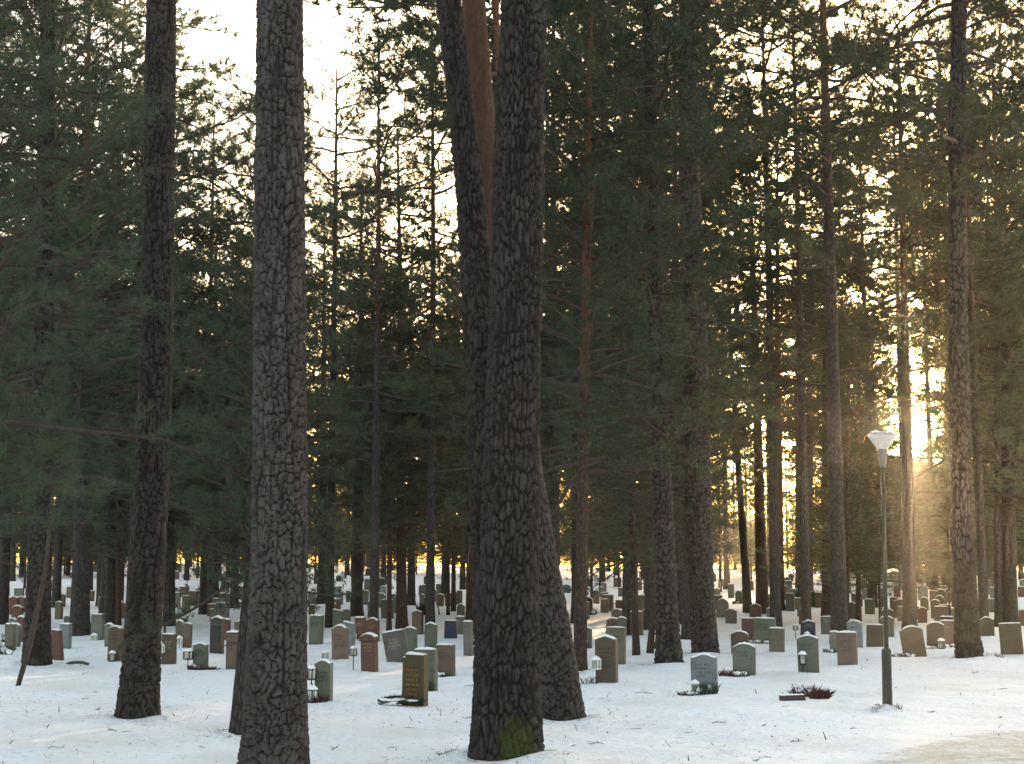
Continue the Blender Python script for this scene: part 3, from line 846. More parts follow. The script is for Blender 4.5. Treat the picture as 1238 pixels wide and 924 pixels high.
# tall old pines standing between the rearmost graves
for tries in range(3000):
    if n_tall >= 24: break
    Y = rng.uniform(47, 80)
    px = rng.choice([rng.uniform(-140, 165), rng.uniform(655, 825), rng.uniform(655, 825), rng.uniform(850, 1060), rng.uniform(850, 1090), rng.uniform(1135, 1380)])
    b = ground_at(px, Y)
    if not free(b.x, b.y, 3.2) or sun_gap(b.x, b.y, 1.6): continue
    near_gap = sun_gap(b.x, b.y, 3.4)
    placed.append((b.x, b.y)); n_tall += 1
    side = 'left' if px < 420 else 'middle' if px < 830 else 'right'
    pine('tall pine standing behind the middle rows of graves, %s part' % side, b, rng.uniform(24, 27.5), 'tall3' if near_gap else 'tall%d' % rng.randrange(4), rng.uniform(0, 6.28), group='tall pines behind the middle rows, ' + side)
n_tall = 0
for tries in range(6000):
    if n_tall >= 145: break
    Y = 92 + 155 * rng.random() ** 0.9
    px = rng.uniform(-160, 1400)
    b = ground_at(px, Y)
    if not free(b.x, b.y, 2.9) or sun_gap(b.x, b.y, 1.5): continue
    tp = top_py(px) + rng.uniform(-30, 60)
    H = (HORIZON - tp) / FPX * Y + 2 - b.z
    H = min(27, max(13, H)) * rng.uniform(0.92, 1.0)
    if sun_gap(b.x, b.y, 3.0): H = min(H, (HORIZON - 552) / FPX * Y + 2 - b.z)
    placed.append((b.x, b.y)); n_tall += 1
    side = 'left' if px < 420 else 'middle' if px < 830 else 'right'
    pine('far pine in the dense wood behind the graves, %s part' % side, b, H, 'tall%d' % rng.randrange(4), rng.uniform(0, 6.28), group='far pines of the wood, ' + side)
for tries in range(6000):
    if n_young >= 72: break
    Y = 60 + 120 * rng.random() ** 1.2
    px = rng.uniform(-120, 1360)
    if 850 < px < 1070 and Y < 96: continue
    b = ground_at(px, Y)
    if not free(b.x, b.y, 2.3) or sun_gap(b.x, b.y, 1.0): continue
    placed.append((b.x, b.y)); n_young += 1
    H = rng.uniform(10, 15.5)
    lim = (HORIZON - max(140, top_py(px) + 60)) / FPX * Y + 2
    H = max(7, min(H, lim))
    if sun_gap(b.x, b.y, 2.9): H = min(H, (HORIZON - 550) / FPX * Y + 2 - b.z)
    side = 'left' if px < 420 else 'middle' if px < 830 else 'right'
    pine('bushy young pine with low boughs behind the graves, %s part' % side, b, H, 'young%d' % rng.randrange(3), rng.uniform(0, 6.28), group='young pines behind the graves, ' + side, name='young_pine_tree', spread=rng.uniform(0.95, 1.25))
# lower young pines stand in the gap, their tops under the sun
for k in range(24):
    Y = 63 + 8.0 * k
    off = (-1.6, 1.3, -0.2, 2.3, 0.8, -2.2, 1.8, -0.9)[k % 8]
    b = ground_at(1113 + off / Y * FPX, Y)
    if not free(b.x, b.y, 1.0): continue
    H = (HORIZON - (550 + 20 * ((k * 7) % 5) / 4)) / FPX * Y + 2 - b.z
    placed.append((b.x, b.y))
    pine('bushy young pine with low boughs behind the graves, right part', b, H, 'young%d' % (k % 3), k * 1.7, group='young pines behind the graves, right', name='young_pine_tree', spread=1.9 * min(1.3, 14 / H))
# low thicket closing the far edge of the wood
n_low = 0
for tries in range(4000):
    if n_low >= 205: break
    Y = 140 + 112 * rng.random()
    px = rng.uniform(-100, 1340)
    b = ground_at(px, Y)
    if not free(b.x, b.y, 2.0) or sun_gap(b.x, b.y, 1.6): continue
    placed.append((b.x, b.y)); n_low += 1
    side = 'left' if px < 420 else 'middle' if px < 830 else 'right'
    t = pine('low young pine in the thicket at the far edge of the wood, %s part' % side, b - Vector((0, 0, 0.6)), rng.uniform(5, 11), "young%d" % rng.randrange(3), rng.uniform(0, 6.28), group='low thicket pines, ' + side, name='young_pine_tree', spread=rng.uniform(1.5, 2.1))
# the wood goes on behind and beside the viewpoint
for k in range(64):
    for _ in range(60):
        a = R(rng.uniform(30, 330)); d = rng.uniform(13, 75)
        x, y = d * math.sin(a), d * math.cos(a)
        if y > 12 and abs(x) < 0.40 * y + 6: continue
        if not free(x, y, 3.4): continue
        if sun_gap(x, y, 2.5) and y > 0: continue
        placed.append((x, y))
        pine('pine of the wood surrounding the viewpoint, outside the picture', Vector((x, y, float(hz(x, y)))), rng.uniform(18, 26) if k % 3 else rng.uniform(10, 15), ('tall%d' % rng.randrange(4)) if k % 3 else 'young%d' % rng.randrange(3), rng.uniform(0, 6.28), group='pines around the viewpoint', spread=1.15)
        break
print('wood', n_tall, n_young)

# ================================================================== gravestones
def top_profile(shape, W, H, rng):
    h = W / 2
    def lin(pts, n=5):
        out = []
        for (a, b), (c, d) in zip(pts, pts[1:]):
            for k in range(n): out.append((a + (c - a) * k / n, b + (d - b) * k / n))
        return out + [pts[-1]]
    xs = np.linspace(-h, h, 15)
    if shape == 'flat': return lin([(-h, H - 0.006 * rng.random()), (h, H - 0.012 * rng.random())], 8)
    if shape == 'arch': return [(x, H - 0.17 * W * (x / h) ** 2) for x in xs]
    if shape == 'round': return [(h * math.cos(a), H - 0.46 * W + 0.46 * W * math.sin(a)) for a in np.linspace(math.pi, 0, 17)]
    if shape == 'gable': return lin([(-h, H - 0.15 * W), (-0.03 * W, H), (0.03 * W, H), (h, H - 0.15 * W)], 4)
    if shape == 'pyramid': return lin([(-h, H - 0.75 * W), (0, H), (h, H - 0.75 * W)], 5)
    if shape == 'ogee': return [(x, H - 0.13 * W * (1 - math.cos(math.pi * x / h)) / 2) for x in xs]
    if shape == 'bell':
        a = 0.34 * W
        return [(-h, H - 0.16 * W), (-a, H - 0.15 * W)] + [(x, H - 0.11 * W * (x / a) ** 2) for x in np.linspace(-a * 0.98, a * 0.98, 11)] + [(a, H - 0.15 * W), (h, H - 0.16 * W)]
    if shape == 'slant_right': return lin([(-h, H), (h, H - 0.22 * W)], 8)
    if shape == 'slant_left': return lin([(-h, H - 0.22 * W), (h, H)], 8)
    if shape == 'trapezoid': return lin([(-h, H), (h * 0.35, H - 0.02)], 8)
    if shape == 'step': return lin([(-h, H - 0.05), (-h + 0.045, H - 0.05), (-h + 0.046, H), (h, H - 0.006)], 3)
    if shape == 'heart':
        return [(x, H - 0.05 * W + 0.10 * W * abs(math.sin(2.2 * abs(x) / h)) - (0.30 * W * max(0, abs(x) / h - 0.75) * 2)) for x in xs]
    raise ValueError(shape)

def inset(poly, d):
    n = len(poly); out = []
    for i in range(n):
        p0, p, p1 = (Vector(poly[(i + k) % n]) for k in (-1, 0, 1))
        e0 = (p - p0); e1 = (p1 - p)
        e0 = e0.normalized() if e0.length > 1e-6 else e1.normalized()
        e1 = e1.normalized() if e1.length > 1e-6 else e0
        nrm = Vector((-e0.y, e0.x)) + Vector((-e1.y, e1.x))
        nrm = nrm.normalized() if nrm.length > 1e-6 else Vector((0, 0))
        out.append(tuple(p + nrm * d))
    return out

def slab_mesh(name, top, T, mat, bury=0.12, foot=None, taper=0.0):
    poly = [(p[0], p[1]) for p in top]
    fl, fr = foot if foot else (top[0][0] - taper, top[-1][0] + taper)
    poly = [(fl, -bury)] + poly + [(fr, -bury)]          # clockwise seen from the front
    poly = poly[::-1]
    ins = inset(poly, 0.009)
    n = len(poly); t = T / 2; V = []
    for pl, y in ((ins, -t), (poly, -t + 0.009), (poly, t - 0.009), (ins, t)):
        V += [(p[0], y, p[1]) for p in pl]
    F = [tuple(range(n)), tuple(range(4 * n - 1, 3 * n - 1, -1))]
    for k in range(3):
        for i in range(n):
            j = (i + 1) % n
            F.append((k * n + j, k * n + i, (k + 1) * n + i, (k + 1) * n + j))
    me = bpy.data.meshes.new(name); me.from_pydata(V, [], F); me.update(); me.materials.append(mat)
    return me

def cap_mesh(name, top, T, rng, thick):
    """loose snow lying along the top edge"""
    pts = [Vector((p[0], 0, p[1])) for p in top]
    # resample
    s = [0]
    for a, b in zip(pts, pts[1:]): s.append(s[-1] + (b - a).length)
    N = 14
    q = np.linspace(0.02 * s[-1], 0.98 * s[-1], N)
    X = np.interp(q, s, [p.x for p in pts]); Z = np.interp(q, s, [p.z for p in pts])
    V = []; F = []; m = 7
    for i in range(N):
        e = math.sin(math.pi * min(1, max(0, (i + 0.35) / (N - 0.3)))) ** 0.35
        sl = abs(Z[min(i + 1, N - 1)] - Z[max(i - 1, 0)]) / max(1e-4, abs(X[min(i + 1, N - 1)] - X[max(i - 1, 0)]))
        th = thick * e * rng.uniform(0.75, 1.2) / (1 + 0.9 * sl * sl)
        for k in range(m):
            a = math.pi * k / (m - 1)
            V.append((X[i], -math.cos(a) * T * 0.51, Z[i] - 0.006 + th * math.sin(a) ** 0.6))
    for i in range(N - 1):
        for k in range(m - 1):
            a = i * m + k; F.append((a, a + m, a + m + 1, a + 1))
    for i in range(N - 1): F.append((i * m, i * m + m - 1, (i + 1) * m + m - 1, (i + 1) * m))
    F.append(tuple(range(m))[::-1]); F.append(tuple((N - 1) * m + k for k in range(m)))
    me = bpy.data.meshes.new(name); me.from_pydata(V, [], F); me.update()
    me.polygons.foreach_set('use_smooth', np.ones(len(F), bool)); me.materials.append(M_CAP)
    return me

def letters(mb, z, x0, x1, h, T, rng):
    """a worn line of carved strokes, too small in the photograph to read"""
    x = x0
    while x < x1 - h * 0.4:
        w = h * rng.uniform(0.35, 0.62)
        if rng.random() < 0.12: x += h * 0.5; continue
        y = -T / 2 - 0.001
        mb.box((x + w * 0.15, y, z), (h * 0.14, 0.004, h))
        k = rng.randrange(4)
        if k != 0: mb.box((x + w * 0.55, y, z + h * (0.43, 0.0, -0.43)[k - 1]), (w * 0.66, 0.004, h * 0.13))
        if k > 1: mb.box((x + w * 0.85, y, z), (h * 0.13, 0.004, h * rng.uniform(0.5, 1.0)))
        x += w + h * 0.22

SHAPE_WORD = {'flat': 'flat-topped', 'arch': 'arched', 'round': 'round-topped', 'gable': 'peaked', 'pyramid': 'pyramid-topped', 'ogee': 'wavy-topped', 'bell': 'shouldered',
              'slant_right': 'slant-topped', 'slant_left': 'slant-topped', 'trapezoid': 'slope-sided', 'step': 'step-edged', 'heart': 'heart-shaped', 'capped': 'arch-capped'}
COL_WORD = {'green': 'grey-green', 'blue': 'blue-grey', 'navy': 'navy', 'red': 'dark red', 'mauve': 'mauve-grey', 'ochre': 'mossy ochre'}

def gravestone(xl, xr, yt, yb, shape, col, where, roll=0.0, text=None, panel=None, group=None, yaw=None, Y=None, snow=True, full=None):
    rng = random.Random(int(xl * 31 + yb * 17))
    cx = (xl + xr) / 2
    base = ground_hit(cx, yb) if Y is None else ground_at(cx, Y)
    yw = R(20 + rng.uniform(-4, 4)) if yaw is None else R(yaw)
    rel = yw - math.atan((cx - CX) / FPX)
    m = base.y / FPX
    H = (yb - yt) * m
    T = min(0.17, max(0.10, 0.20 * H))
    W = ((xr - xl) * m - T * abs(math.sin(rel))) / max(0.5, math.cos(rel))
    W = max(0.2, W)
    snow_t = 0.035 if snow else 0
    Hs = H - snow_t * 0.6
    lab = full or ('%s %s gravestone %s' % (COL_WORD.get(col, col), SHAPE_WORD[shape], where)).strip()
    g = thing('gravestone', lab, 'gravestone', base, (R(rng.uniform(-2, 2)), R(roll + rng.uniform(-1.2, 1.2)), -yw), group)
    mat = STONE[col]
    px_h = yb - yt
    if shape == 'capped':
        top = top_profile('flat', W * 0.86, Hs * 0.80, rng)
        sl = obj('slab', slab_mesh('slab', top, T, mat), g)
        ctop = [(W / 2 * math.cos(a), Hs * 0.80 + 0.03 + (Hs * 0.20 - 0.03) * math.sin(a)) for a in np.linspace(math.pi, 0, 15)]
        cp = obj('cap_stone', slab_mesh('cap_stone', ctop, T * 1.25, mat, bury=-Hs * 0.80 - 0.001), g)
        top = ctop; snow_T = T * 1.25
    else:
        top = top_profile(shape, W, Hs, rng)
        foot = (-W / 2, W * 0.5) if shape == 'trapezoid' else None
        sl = obj('slab', slab_mesh('slab', top, T, mat, foot=foot, taper=rng.uniform(-0.01, 0.012)), g)
        snow_T = T
    if snow: obj('snow_cap', cap_mesh('snow_cap', top, snow_T, rng, snow_t * rng.uniform(0.8, 1.3)), g)
    if panel:
        tp = [(-W * 0.33, Hs * 0.74), (W * 0.33, Hs * 0.74)]
        pm = slab_mesh('panel', tp, 0.012, panel, bury=-Hs * 0.36)
        obj('panel', pm, g, loc=(0, -T / 2 - 0.003, 0))
    if text:
        mb = MB(); n = text[1]; ho = T + (0.018 if panel else 0)
        z1 = Hs * (0.72 if panel else 0.76); lh = 0.036 if px_h > 40 else 0.05
        for k in range(n):
            wd = W * rng.uniform(0.20, 0.34)
            letters(mb, z1 - k * Hs * 0.095 - 0.02, -wd, wd, lh, ho, rng)
        mb.build('inscription', text[0], g)
    return g, base, W, Hs, T, yw

def beside(st, fx, fy):
    """a spot on the snow: fx half-widths along the stone, fy metres before it"""
    g, base, W, H, T, yw = st
    c, s = math.cos(-yw), math.sin(-yw)
    lx, ly = fx * W / 2, -fy - T / 2
    x = base.x + lx * c - ly * s; y = base.y + lx * s + ly * c
    return Vector((x, y, float(hz(x, y))))

DK, GO, PA = M_CUT_DARK, M_CUT_GOLD, M_CUT_PALE
S = {}
def gs(key, *a, **k): S[key] = gravestone(*a, **k)

# left edge to the left foreground pine
gs('l1', 6, 19, 754, 786, 'heart', 'tan', 'behind the brown urn lantern at left edge')
gs('l2', 15, 24, 754, 782, 'round', 'grey', 'close behind the heart-shaped tan stone')
gs('l3', 9, 20, 747, 771, 'round', 'grey', 'peeping above the heart-shaped tan stone')
gs('l4', 20, 31, 745, 776, 'arch', 'red', 'against the left side of the broad far-left pine')
gs('l5', 14, 28, 732, 750, 'arch', 'red', 'in the row above, left of the broad far-left pine')
gs('l6', 10, 25, 721, 736, 'arch', 'green', 'wide and low at far left, third row up')
gs('l7', 17, 29, 711, 727, 'flat', 'green', 'behind the wide low arched one at far left')
gs('l8', 66, 76, 727, 749, 'gable', 'tan', 'between the two broad far-left pines')
gs('l9', 71, 79, 718, 734, 'gable', 'red', 'small, behind the tan peaked one between far-left pines')
gs('l10', 77, 86, 744, 756, 'arch', 'tan', 'low, half hidden by the second broad pine from left')
gs('l11', 71, 86, 754, 784, 'flat', 'blue', 'pale, between the two broad far-left pines')
gs('l12', 61, 78, 761, 798, 'trapezoid', 'red', 'touching the right side of the broad far-left pine')
gs('l13', 110, 126, 742, 774, 'flat', 'grey', 'right of the second broad pine from left')
gs('l14', 126, 138, 754, 782, 'arch', 'grey', 'half behind the brown arched one beside left foreground pine')
gs('l15', 130, 148, 757, 799, 'arch', 'brown', 'at the left side of the left foreground pine', text=(DK, 3))
gs('l16', 119, 125, 722, 742, 'flat', 'tan', 'narrow as a post, beside the thick pair of pines')
gs('l17', 107, 114, 714, 727, 'flat', 'red', 'small, right of the second broad pine from left')
gs('l18', 80, 88, 709, 723, 'arch', 'brown', 'small, left of the second broad pine from left')
# left foreground pine to the thick foreground pine
gs('m1', 195, 213, 766, 803, 'flat', 'brown', 'right of the left foreground pine, dark cross behind it', text=(PA, 3))
gs('m2', 212, 223, 750, 779, 'round', 'tan', 'left half of the joined-looking pair by small lantern')
gs('m3', 220, 232, 753, 783, 'arch', 'brown', 'right half of the joined-looking pair by small lantern')
gs('m4', 233, 252, 777, 809, 'ogee', 'green', 'with a post lantern and dark plant beside it', text=(DK, 3))
gs('m5', 253, 271, 746, 790, 'gable', 'black', 'tall and glossy with snow on its slope', panel=STONE['black'])
gs('m6', 269, 279, 748, 774, 'gable', 'red', 'close right of the tall glossy black stone')
gs('m7', 253, 262, 736, 751, 'flat', 'grey', 'small, above the tall glossy black stone')
gs('m8', 256, 266, 723, 740, 'flat', 'tan', 'lower left of the tan cluster before far pines')
gs('m9', 264, 273, 717, 735, 'flat', 'tan', 'middle one of the tan cluster before far pines')
gs('m10', 273, 281, 717, 731, 'round', 'brown', 'right of the tan cluster before far pines')
gs('m11', 266, 276, 706, 720, 'gable', 'brown', 'topmost above the tan cluster before far pines')
gs('m12', 220, 230, 720, 741, 'flat', 'green', 'leaning slightly, alone on open snow at left', roll=-3)
gs('m13', 211, 218, 716, 732, 'flat', 'grey', 'left of the slightly leaning grey-green one')
gs('m14', 236, 244, 714, 730, 'flat', 'green', 'small, right of the slightly leaning grey-green one')
gs('m15', 240, 247, 723, 738, 'flat', 'black', 'small, at the foot of the stout far pine')
gs('m16', 214, 227, 746, 760, 'arch', 'red', 'low, behind the joined-looking pair')
gs('m17', 217, 229, 709, 722, 'flat', 'brown', 'low, behind the slightly leaning grey-green one')
gs('m18', 273, 291, 764, 809, 'flat', 'brown', 'cut by the thin leaning stem beside thick foreground pine', text=(DK, 3))
gs('m19', 283, 291, 751, 764, 'flat', 'tan', 'sliver above the brown one cut by the leaning stem')
# thick foreground pine to the central pine
gs('c1', 373, 391, 744, 779, 'flat', 'green', 'right beside the thick left foreground pine', text=(DK, 2))
gs('c2', 373, 381, 731, 744, 'flat', 'red', 'small, above the wide grey-green one by thick pine')
gs('c3', 372, 382, 716, 732, 'arch', 'grey', 'small, at the foot of the far pine by thick pine')
gs('c4', 396, 403, 711, 724, 'flat', 'tan', 'small, right of the far pine by thick pine')
gs('c5', 404, 413, 709, 722, 'flat', 'blue', 'far back between the far pine and thick lone pine')
gs('c6', 407, 415, 717, 731, 'flat', 'blue', 'in front of the other small blue-grey far stone')
gs('c7', 400, 412, 724, 738, 'flat', 'brown', 'low, behind the round-topped brown one left of centre')
gs('c8', 397, 407, 728, 742, 'round', 'brown', 'behind the slant-topped grey-green one left of centre')
gs('c9', 398, 403, 733, 758, 'flat', 'black', 'narrow dark pillar with red foot, left of centre')
gs('c10', 402, 416, 736, 760, 'slant_right', 'green', 'behind the pinkish shouldered stone')
gs('c11', 414, 424, 736, 756, 'gable', 'green', 'right of the slant-topped grey-green one')
gs('c12', 401, 422, 756, 797, 'bell', 'pink', 'with pale panel, left of the arch-capped red-brown stone', panel=STONE['pink'], text=(DK, 4))
gs('c13', 413, 429, 751, 791, 'slant_right', 'blue', 'close behind the pinkish shouldered stone')
gs('c14', 429, 443, 746, 773, 'flat', 'red', 'with small lantern, above the arch-capped stone', text=(PA, 2))
gs('c15', 442, 459, 747, 776, 'bell', 'red', 'right above the arch-capped red-brown stone', panel=STONE['red'], text=(GO, 2))
gs('c16', 444, 456, 735, 750, 'round', 'brown', 'small, above the shouldered dark red one')
gs('c17', 444, 452, 727, 738, 'flat', 'tan', 'small, above the small round-topped brown one')
gs('c18', 438, 446, 714, 731, 'flat', 'green', 'right of the thick lone far pine')
gs('c19', 456, 467, 717, 731, 'round', 'green', 'with dark shrub, left of the thin red-brown stem')
gs('c20', 459, 467, 708, 722, 'gable', 'blue', 'behind the round-topped one with dark shrub')
gs('c21', 472, 480, 718, 732, 'round', 'brown', 'small, just right of the thin red-brown stem')
gs('c22', 418, 424, 714, 728, 'flat', 'green', 'small, left of the thick lone far pine')
gs('c23', 457, 466, 699, 712, 'flat', 'black', 'far back near the wood, snow on top, left centre')
gs('c24', 435, 459, 766, 812, 'capped', 'red', 'with gold lettering and a lantern at its left', text=(GO, 3))
gs('c25', 380, 403, 798, 847, 'bell', 'green', 'with two lanterns beside the thick left foreground pine', panel=STONE['green'], text=(DK, 3))
gs('c26', 468, 497, 762, 801, 'flat', 'mauve', 'tipped over to the left', roll=-11, text=(PA, 4), yaw=16)
gs('c27', 488, 505, 758, 792, 'arch', 'green', 'behind the tipped mauve-grey stone')
gs('c28', 498, 512, 738, 767, 'gable', 'brown', 'behind and right of the brown pine left of centre')
gs('c29', 513, 529, 753, 783, 'gable', 'green', 'left of the navy stone')
gs('c30', 537, 553, 750, 772, 'flat', 'navy', 'left of the central foreground pine')
gs('c31', 552, 562, 730, 747, 'round', 'green', 'above the navy stone, near the brown stem')
gs('c32', 551, 563, 745, 767, 'flat', 'green', 'directly right of the navy stone')
gs('c33', 560, 573, 751, 793, 'flat', 'mauve', 'touching the left side of the central pine')
gs('c34', 501, 529, 785, 835, 'flat', 'green', 'behind the mossy ochre front stone', text=(DK, 4))
gs('c35', 527, 551, 779, 818, 'flat', 'brown', 'right of the pair of front stones left of centre', text=(DK, 3))
gs('c36', 486, 517, 791, 853, 'step', 'ochre', 'nearest of all, left of the central pine', text=(GO, 7), panel=STONE['ochre'])
gs('c37', 507, 514, 718, 736, 'round', 'green', 'far, right of the dark far pine left of centre')
gs('c38', 513, 522, 722, 743, 'flat', 'brown', 'far, with dark bush, left of two leaning sticks')
gs('c39', 506, 513, 707, 720, 'round', 'green', 'behind the far one right of the dark far pine')
gs('c40', 521, 529, 712, 727, 'round', 'green', 'above the leaning sticks left of centre')
gs('c41', 528, 537, 718, 733, 'arch', 'brown', 'right of the leaning sticks left of centre')
gs('c42', 527, 540, 706, 720, 'flat', 'green', 'wide, far back beside the dark far pine')
gs('c43', 547, 553, 715, 731, 'arch', 'tan', 'far back, left one of two by the central pine')
gs('c44', 552, 559, 714, 731, 'flat', 'brown', 'far back, right one of two by the central pine')
# central pine to the tall thick grey pine
gs('r1', 717, 725, 714, 730, 'flat', 'green', 'right of the slim reddish pine, far row')
gs('r2', 723, 730, 709, 722, 'round', 'green', 'farthest right of the slim reddish pine')
gs('r3', 726, 736, 724, 741, 'flat', 'tan', 'before the dark brown far one right of centre')
gs('r4', 728, 742, 719, 739, 'flat', 'brown', 'behind the flat tan far one right of centre')
gs('r5', 744, 754, 725, 736, 'flat', 'red', 'small and low, left of the dark pine right of centre')
gs('r6', 739, 752, 736, 748, 'arch', 'mauve', 'low, above the arched brown one right of centre')
gs('r7', 733, 749, 747, 768, 'arch', 'brown', 'with red panel, above the tall tan-green one', panel=STONE['red'])
gs('r8', 746, 758, 746, 769, 'arch', 'tan', 'half behind the arched brown red-panelled one')
gs('r9', 732, 757, 758, 803, 'flat', 'tan', 'behind the red-brown peaked stone with lantern', text=(DK, 2))
gs('r10', 720, 748, 769, 825, 'gable', 'brown', 'with a white lantern, right of the leaning centre pine', text=(DK, 5))
gs('r11', 704, 716, 758, 784, 'gable', 'green', 'small, with lantern, behind the slim reddish pine')
gs('r12', 762, 778, 739, 768, 'flat', 'brown', 'behind the thin brown stem')
gs('r13', 776, 790, 736, 759, 'arch', 'red', 'left of the scaly plated pine', panel=STONE['red'])
gs('r14', 773, 782, 718, 736, 'arch', 'green', 'above the arched dark red one by scaly pine')
gs('r15', 708, 717, 722, 743, 'round', 'black', 'dark and wreathed, right of the slim reddish pine')
gs('r16', 836, 868, 791, 838, 'ogee', 'blue', 'before the tall thick grey pine', text=(DK, 4), yaw=14)
# tall thick grey pine to the lamp
gs('s1', 863, 871, 711, 722, 'arch', 'brown', 'tiny, right of the tall thick grey pine')
gs('s2', 880, 888, 706, 723, 'flat', 'green', 'far, left of the round one with black planter')
gs('s3', 889, 898, 714, 730, 'round', 'green', 'far, with a black planter before it')
gs('s4', 877, 891, 736, 754, 'arch', 'mauve', 'alone on snow right of the tall thick pine')
gs('s5', 906, 921, 730, 749, 'bell', 'brown', 'at the foot of the bowed thin pine', panel=STONE['pink'])
gs('s6', 927, 941, 734, 754, 'gable', 'grey', 'at the foot of the straight reddish pine')
gs('s7', 897, 912, 747, 774, 'flat', 'red', 'left of the wide grey-green slab')
gs('s8', 911, 938, 747, 777, 'flat', 'green', 'wide slab with snowy plant at its foot', text=(DK, 3))
gs('s9', 930, 949, 759, 788, 'flat', 'tan', 'overlapping the wide grey-green slab')
gs('s10', 884, 906, 763, 791, 'arch', 'brown', 'behind the arched grey-green one with heather')
gs('s11', 886, 914, 778, 817, 'arch', 'green', 'with dry heather at its left foot', text=(DK, 2), yaw=15)
gs('s12', 950, 958, 702, 718, 'flat', 'green', 'topmost of the cluster right of the dark straight pine')
gs('s13', 956, 965, 712, 728, 'flat', 'grey', 'rightmost of the cluster right of the dark straight pine')
gs('s14', 950, 961, 717, 739, 'flat', 'green', 'front of the cluster right of the dark straight pine')
gs('s15', 966, 980, 735, 755, 'arch', 'red', 'with gold emblem, below the pale pyramid', text=(GO, 2))
gs('s16', 964, 980, 723, 745, 'pyramid', 'blue', 'pale, behind the dark red one with gold emblem', snow=False)
gs('s17', 970, 986, 750, 772, 'ogee', 'navy', 'behind the arched grey-green one with black lantern', text=(PA, 1))
gs('s18', 965, 991, 768, 813, 'arch', 'green', 'with a black lantern on its left', text=(DK, 2), yaw=16)
gs('s19', 993, 1008, 745, 767, 'flat', 'green', 'small, with white mark, below straight dark pine', text=(PA, 1))
gs('s20', 1004, 1016, 763, 789, 'flat', 'grey', 'half behind the pink inscribed slab')
gs('s21', 1013, 1037, 764, 804, 'flat', 'pink', 'carved with lines, left of the lamp post', text=(DK, 4))
gs('s22', 1025, 1043, 750, 783, 'arch', 'blue', 'pale, behind the pink inscribed slab', text=(DK, 1))
gs('s23', 1048, 1068, 755, 782, 'flat', 'brown', 'just left of the lamp post', text=(DK, 3))
gs('s24', 1014, 1021, 725, 745, 'flat', 'green', 'left of the very thin dark stem')
gs('s25', 1024, 1036, 728, 748, 'round', 'tan', 'between the two thin stems left of lamp')
gs('s26', 1042, 1048, 711, 725, 'flat', 'grey', 'tiny, far back left of the lamp pole')
gs('s27', 1061, 1068, 711, 724, 'flat', 'brown', 'tiny, far back touching the lamp pole on the left')
gs('s28', 1064, 1073, 719, 734, 'round', 'red', 'small, just behind the lamp pole')
gs('s29', 1064, 1081, 745, 770, 'arch', 'tan', 'crossed by the lamp pole')
gs('s30', 1066, 1081, 736, 755, 'arch', 'brown', 'above the tan one crossed by the lamp pole')
gs('s31', 986, 994, 716, 735, 'flat', 'tan', 'beside dark shrubs, left of the straight dark pine')
gs('s32', 975, 983, 715, 732, 'flat', 'grey', 'between the two dark shrubs')
# lamp to the right edge
gs('t1', 1076, 1086, 722, 741, 'flat', 'brown', 'far, between lamp pole and the pine right of it')
gs('t2', 1085, 1093, 733, 751, 'flat', 'grey', 'left side of the pine right of the lamp pole')
gs('t3', 1110, 1122, 711, 726, 'flat', 'blue', 'dark, first in the far row right of the lamp')
gs('t4', 1124, 1133, 714, 728, 'flat', 'green', 'second in the far row right of the lamp')
gs('t5', 1132, 1144, 712, 726, 'flat', 'brown', 'third in the far row right of the lamp')
gs('t6', 1142, 1153, 712, 728, 'arch', 'brown', 'last in the far row before the right furrowed pine')
gs('t7', 1113, 1123, 722, 738, 'round', 'green', 'below the dark blue-grey far one')
gs('t8', 1130, 1142, 720, 736, 'round', 'green', 'behind the arched tan one right of the lamp')
gs('t9', 1126, 1137, 725, 748, 'arch', 'tan', 'behind the olive-brown slab right of the lamp')
gs('t10', 1110, 1121, 734, 753, 'bell', 'red', 'right of the pine by the lamp pole')
gs('t11', 1130, 1147, 733, 755, 'flat', 'brown', 'slab before the dark navy one right of lamp')
gs('t12', 1137, 1150, 731, 752, 'flat', 'navy', 'half behind the brown slab right of the lamp')
gs('t13', 1137, 1153, 745, 768, 'flat', 'black', 'above the pinkish one beside right furrowed pine')
gs('t14', 1137, 1155, 750, 781, 'flat', 'pink', 'with pale ornament, left of the right furrowed pine', text=(PA, 1))
gs('t15', 1121, 1142, 752, 784, 'arch', 'brown', 'with dark lantern, left of the right furrowed pine')
gs('t16', 1093, 1120, 757, 794, 'arch', 'brown', 'leaning left, right of the lamp post', roll=-7, text=(DK, 1))
gs('t17', 1149, 1156, 735, 752, 'flat', 'mauve', 'sliver at the left edge of right furrowed pine')
gs('t18', 1185, 1195, 708, 722, 'arch', 'brown', 'far, right of the right furrowed pine')
gs('t19', 1197, 1204, 710, 726, 'flat', 'grey', 'far, left of the dark pine by the right edge')
gs('t20', 1183, 1191, 726, 748, 'arch', 'black', 'behind the right furrowed pine')
gs('t21', 1185, 1202, 746, 769, 'bell', 'brown', 'alone between the two right-hand pines')
gs('t22', 1211, 1237, 753, 791, 'flat', 'brown', 'leaning left at the right edge of the picture', roll=-3.5, text=(DK, 2))
gs('t23', 1233, 1243, 737, 757, 'flat', 'red', 'cut by the right edge of the picture')

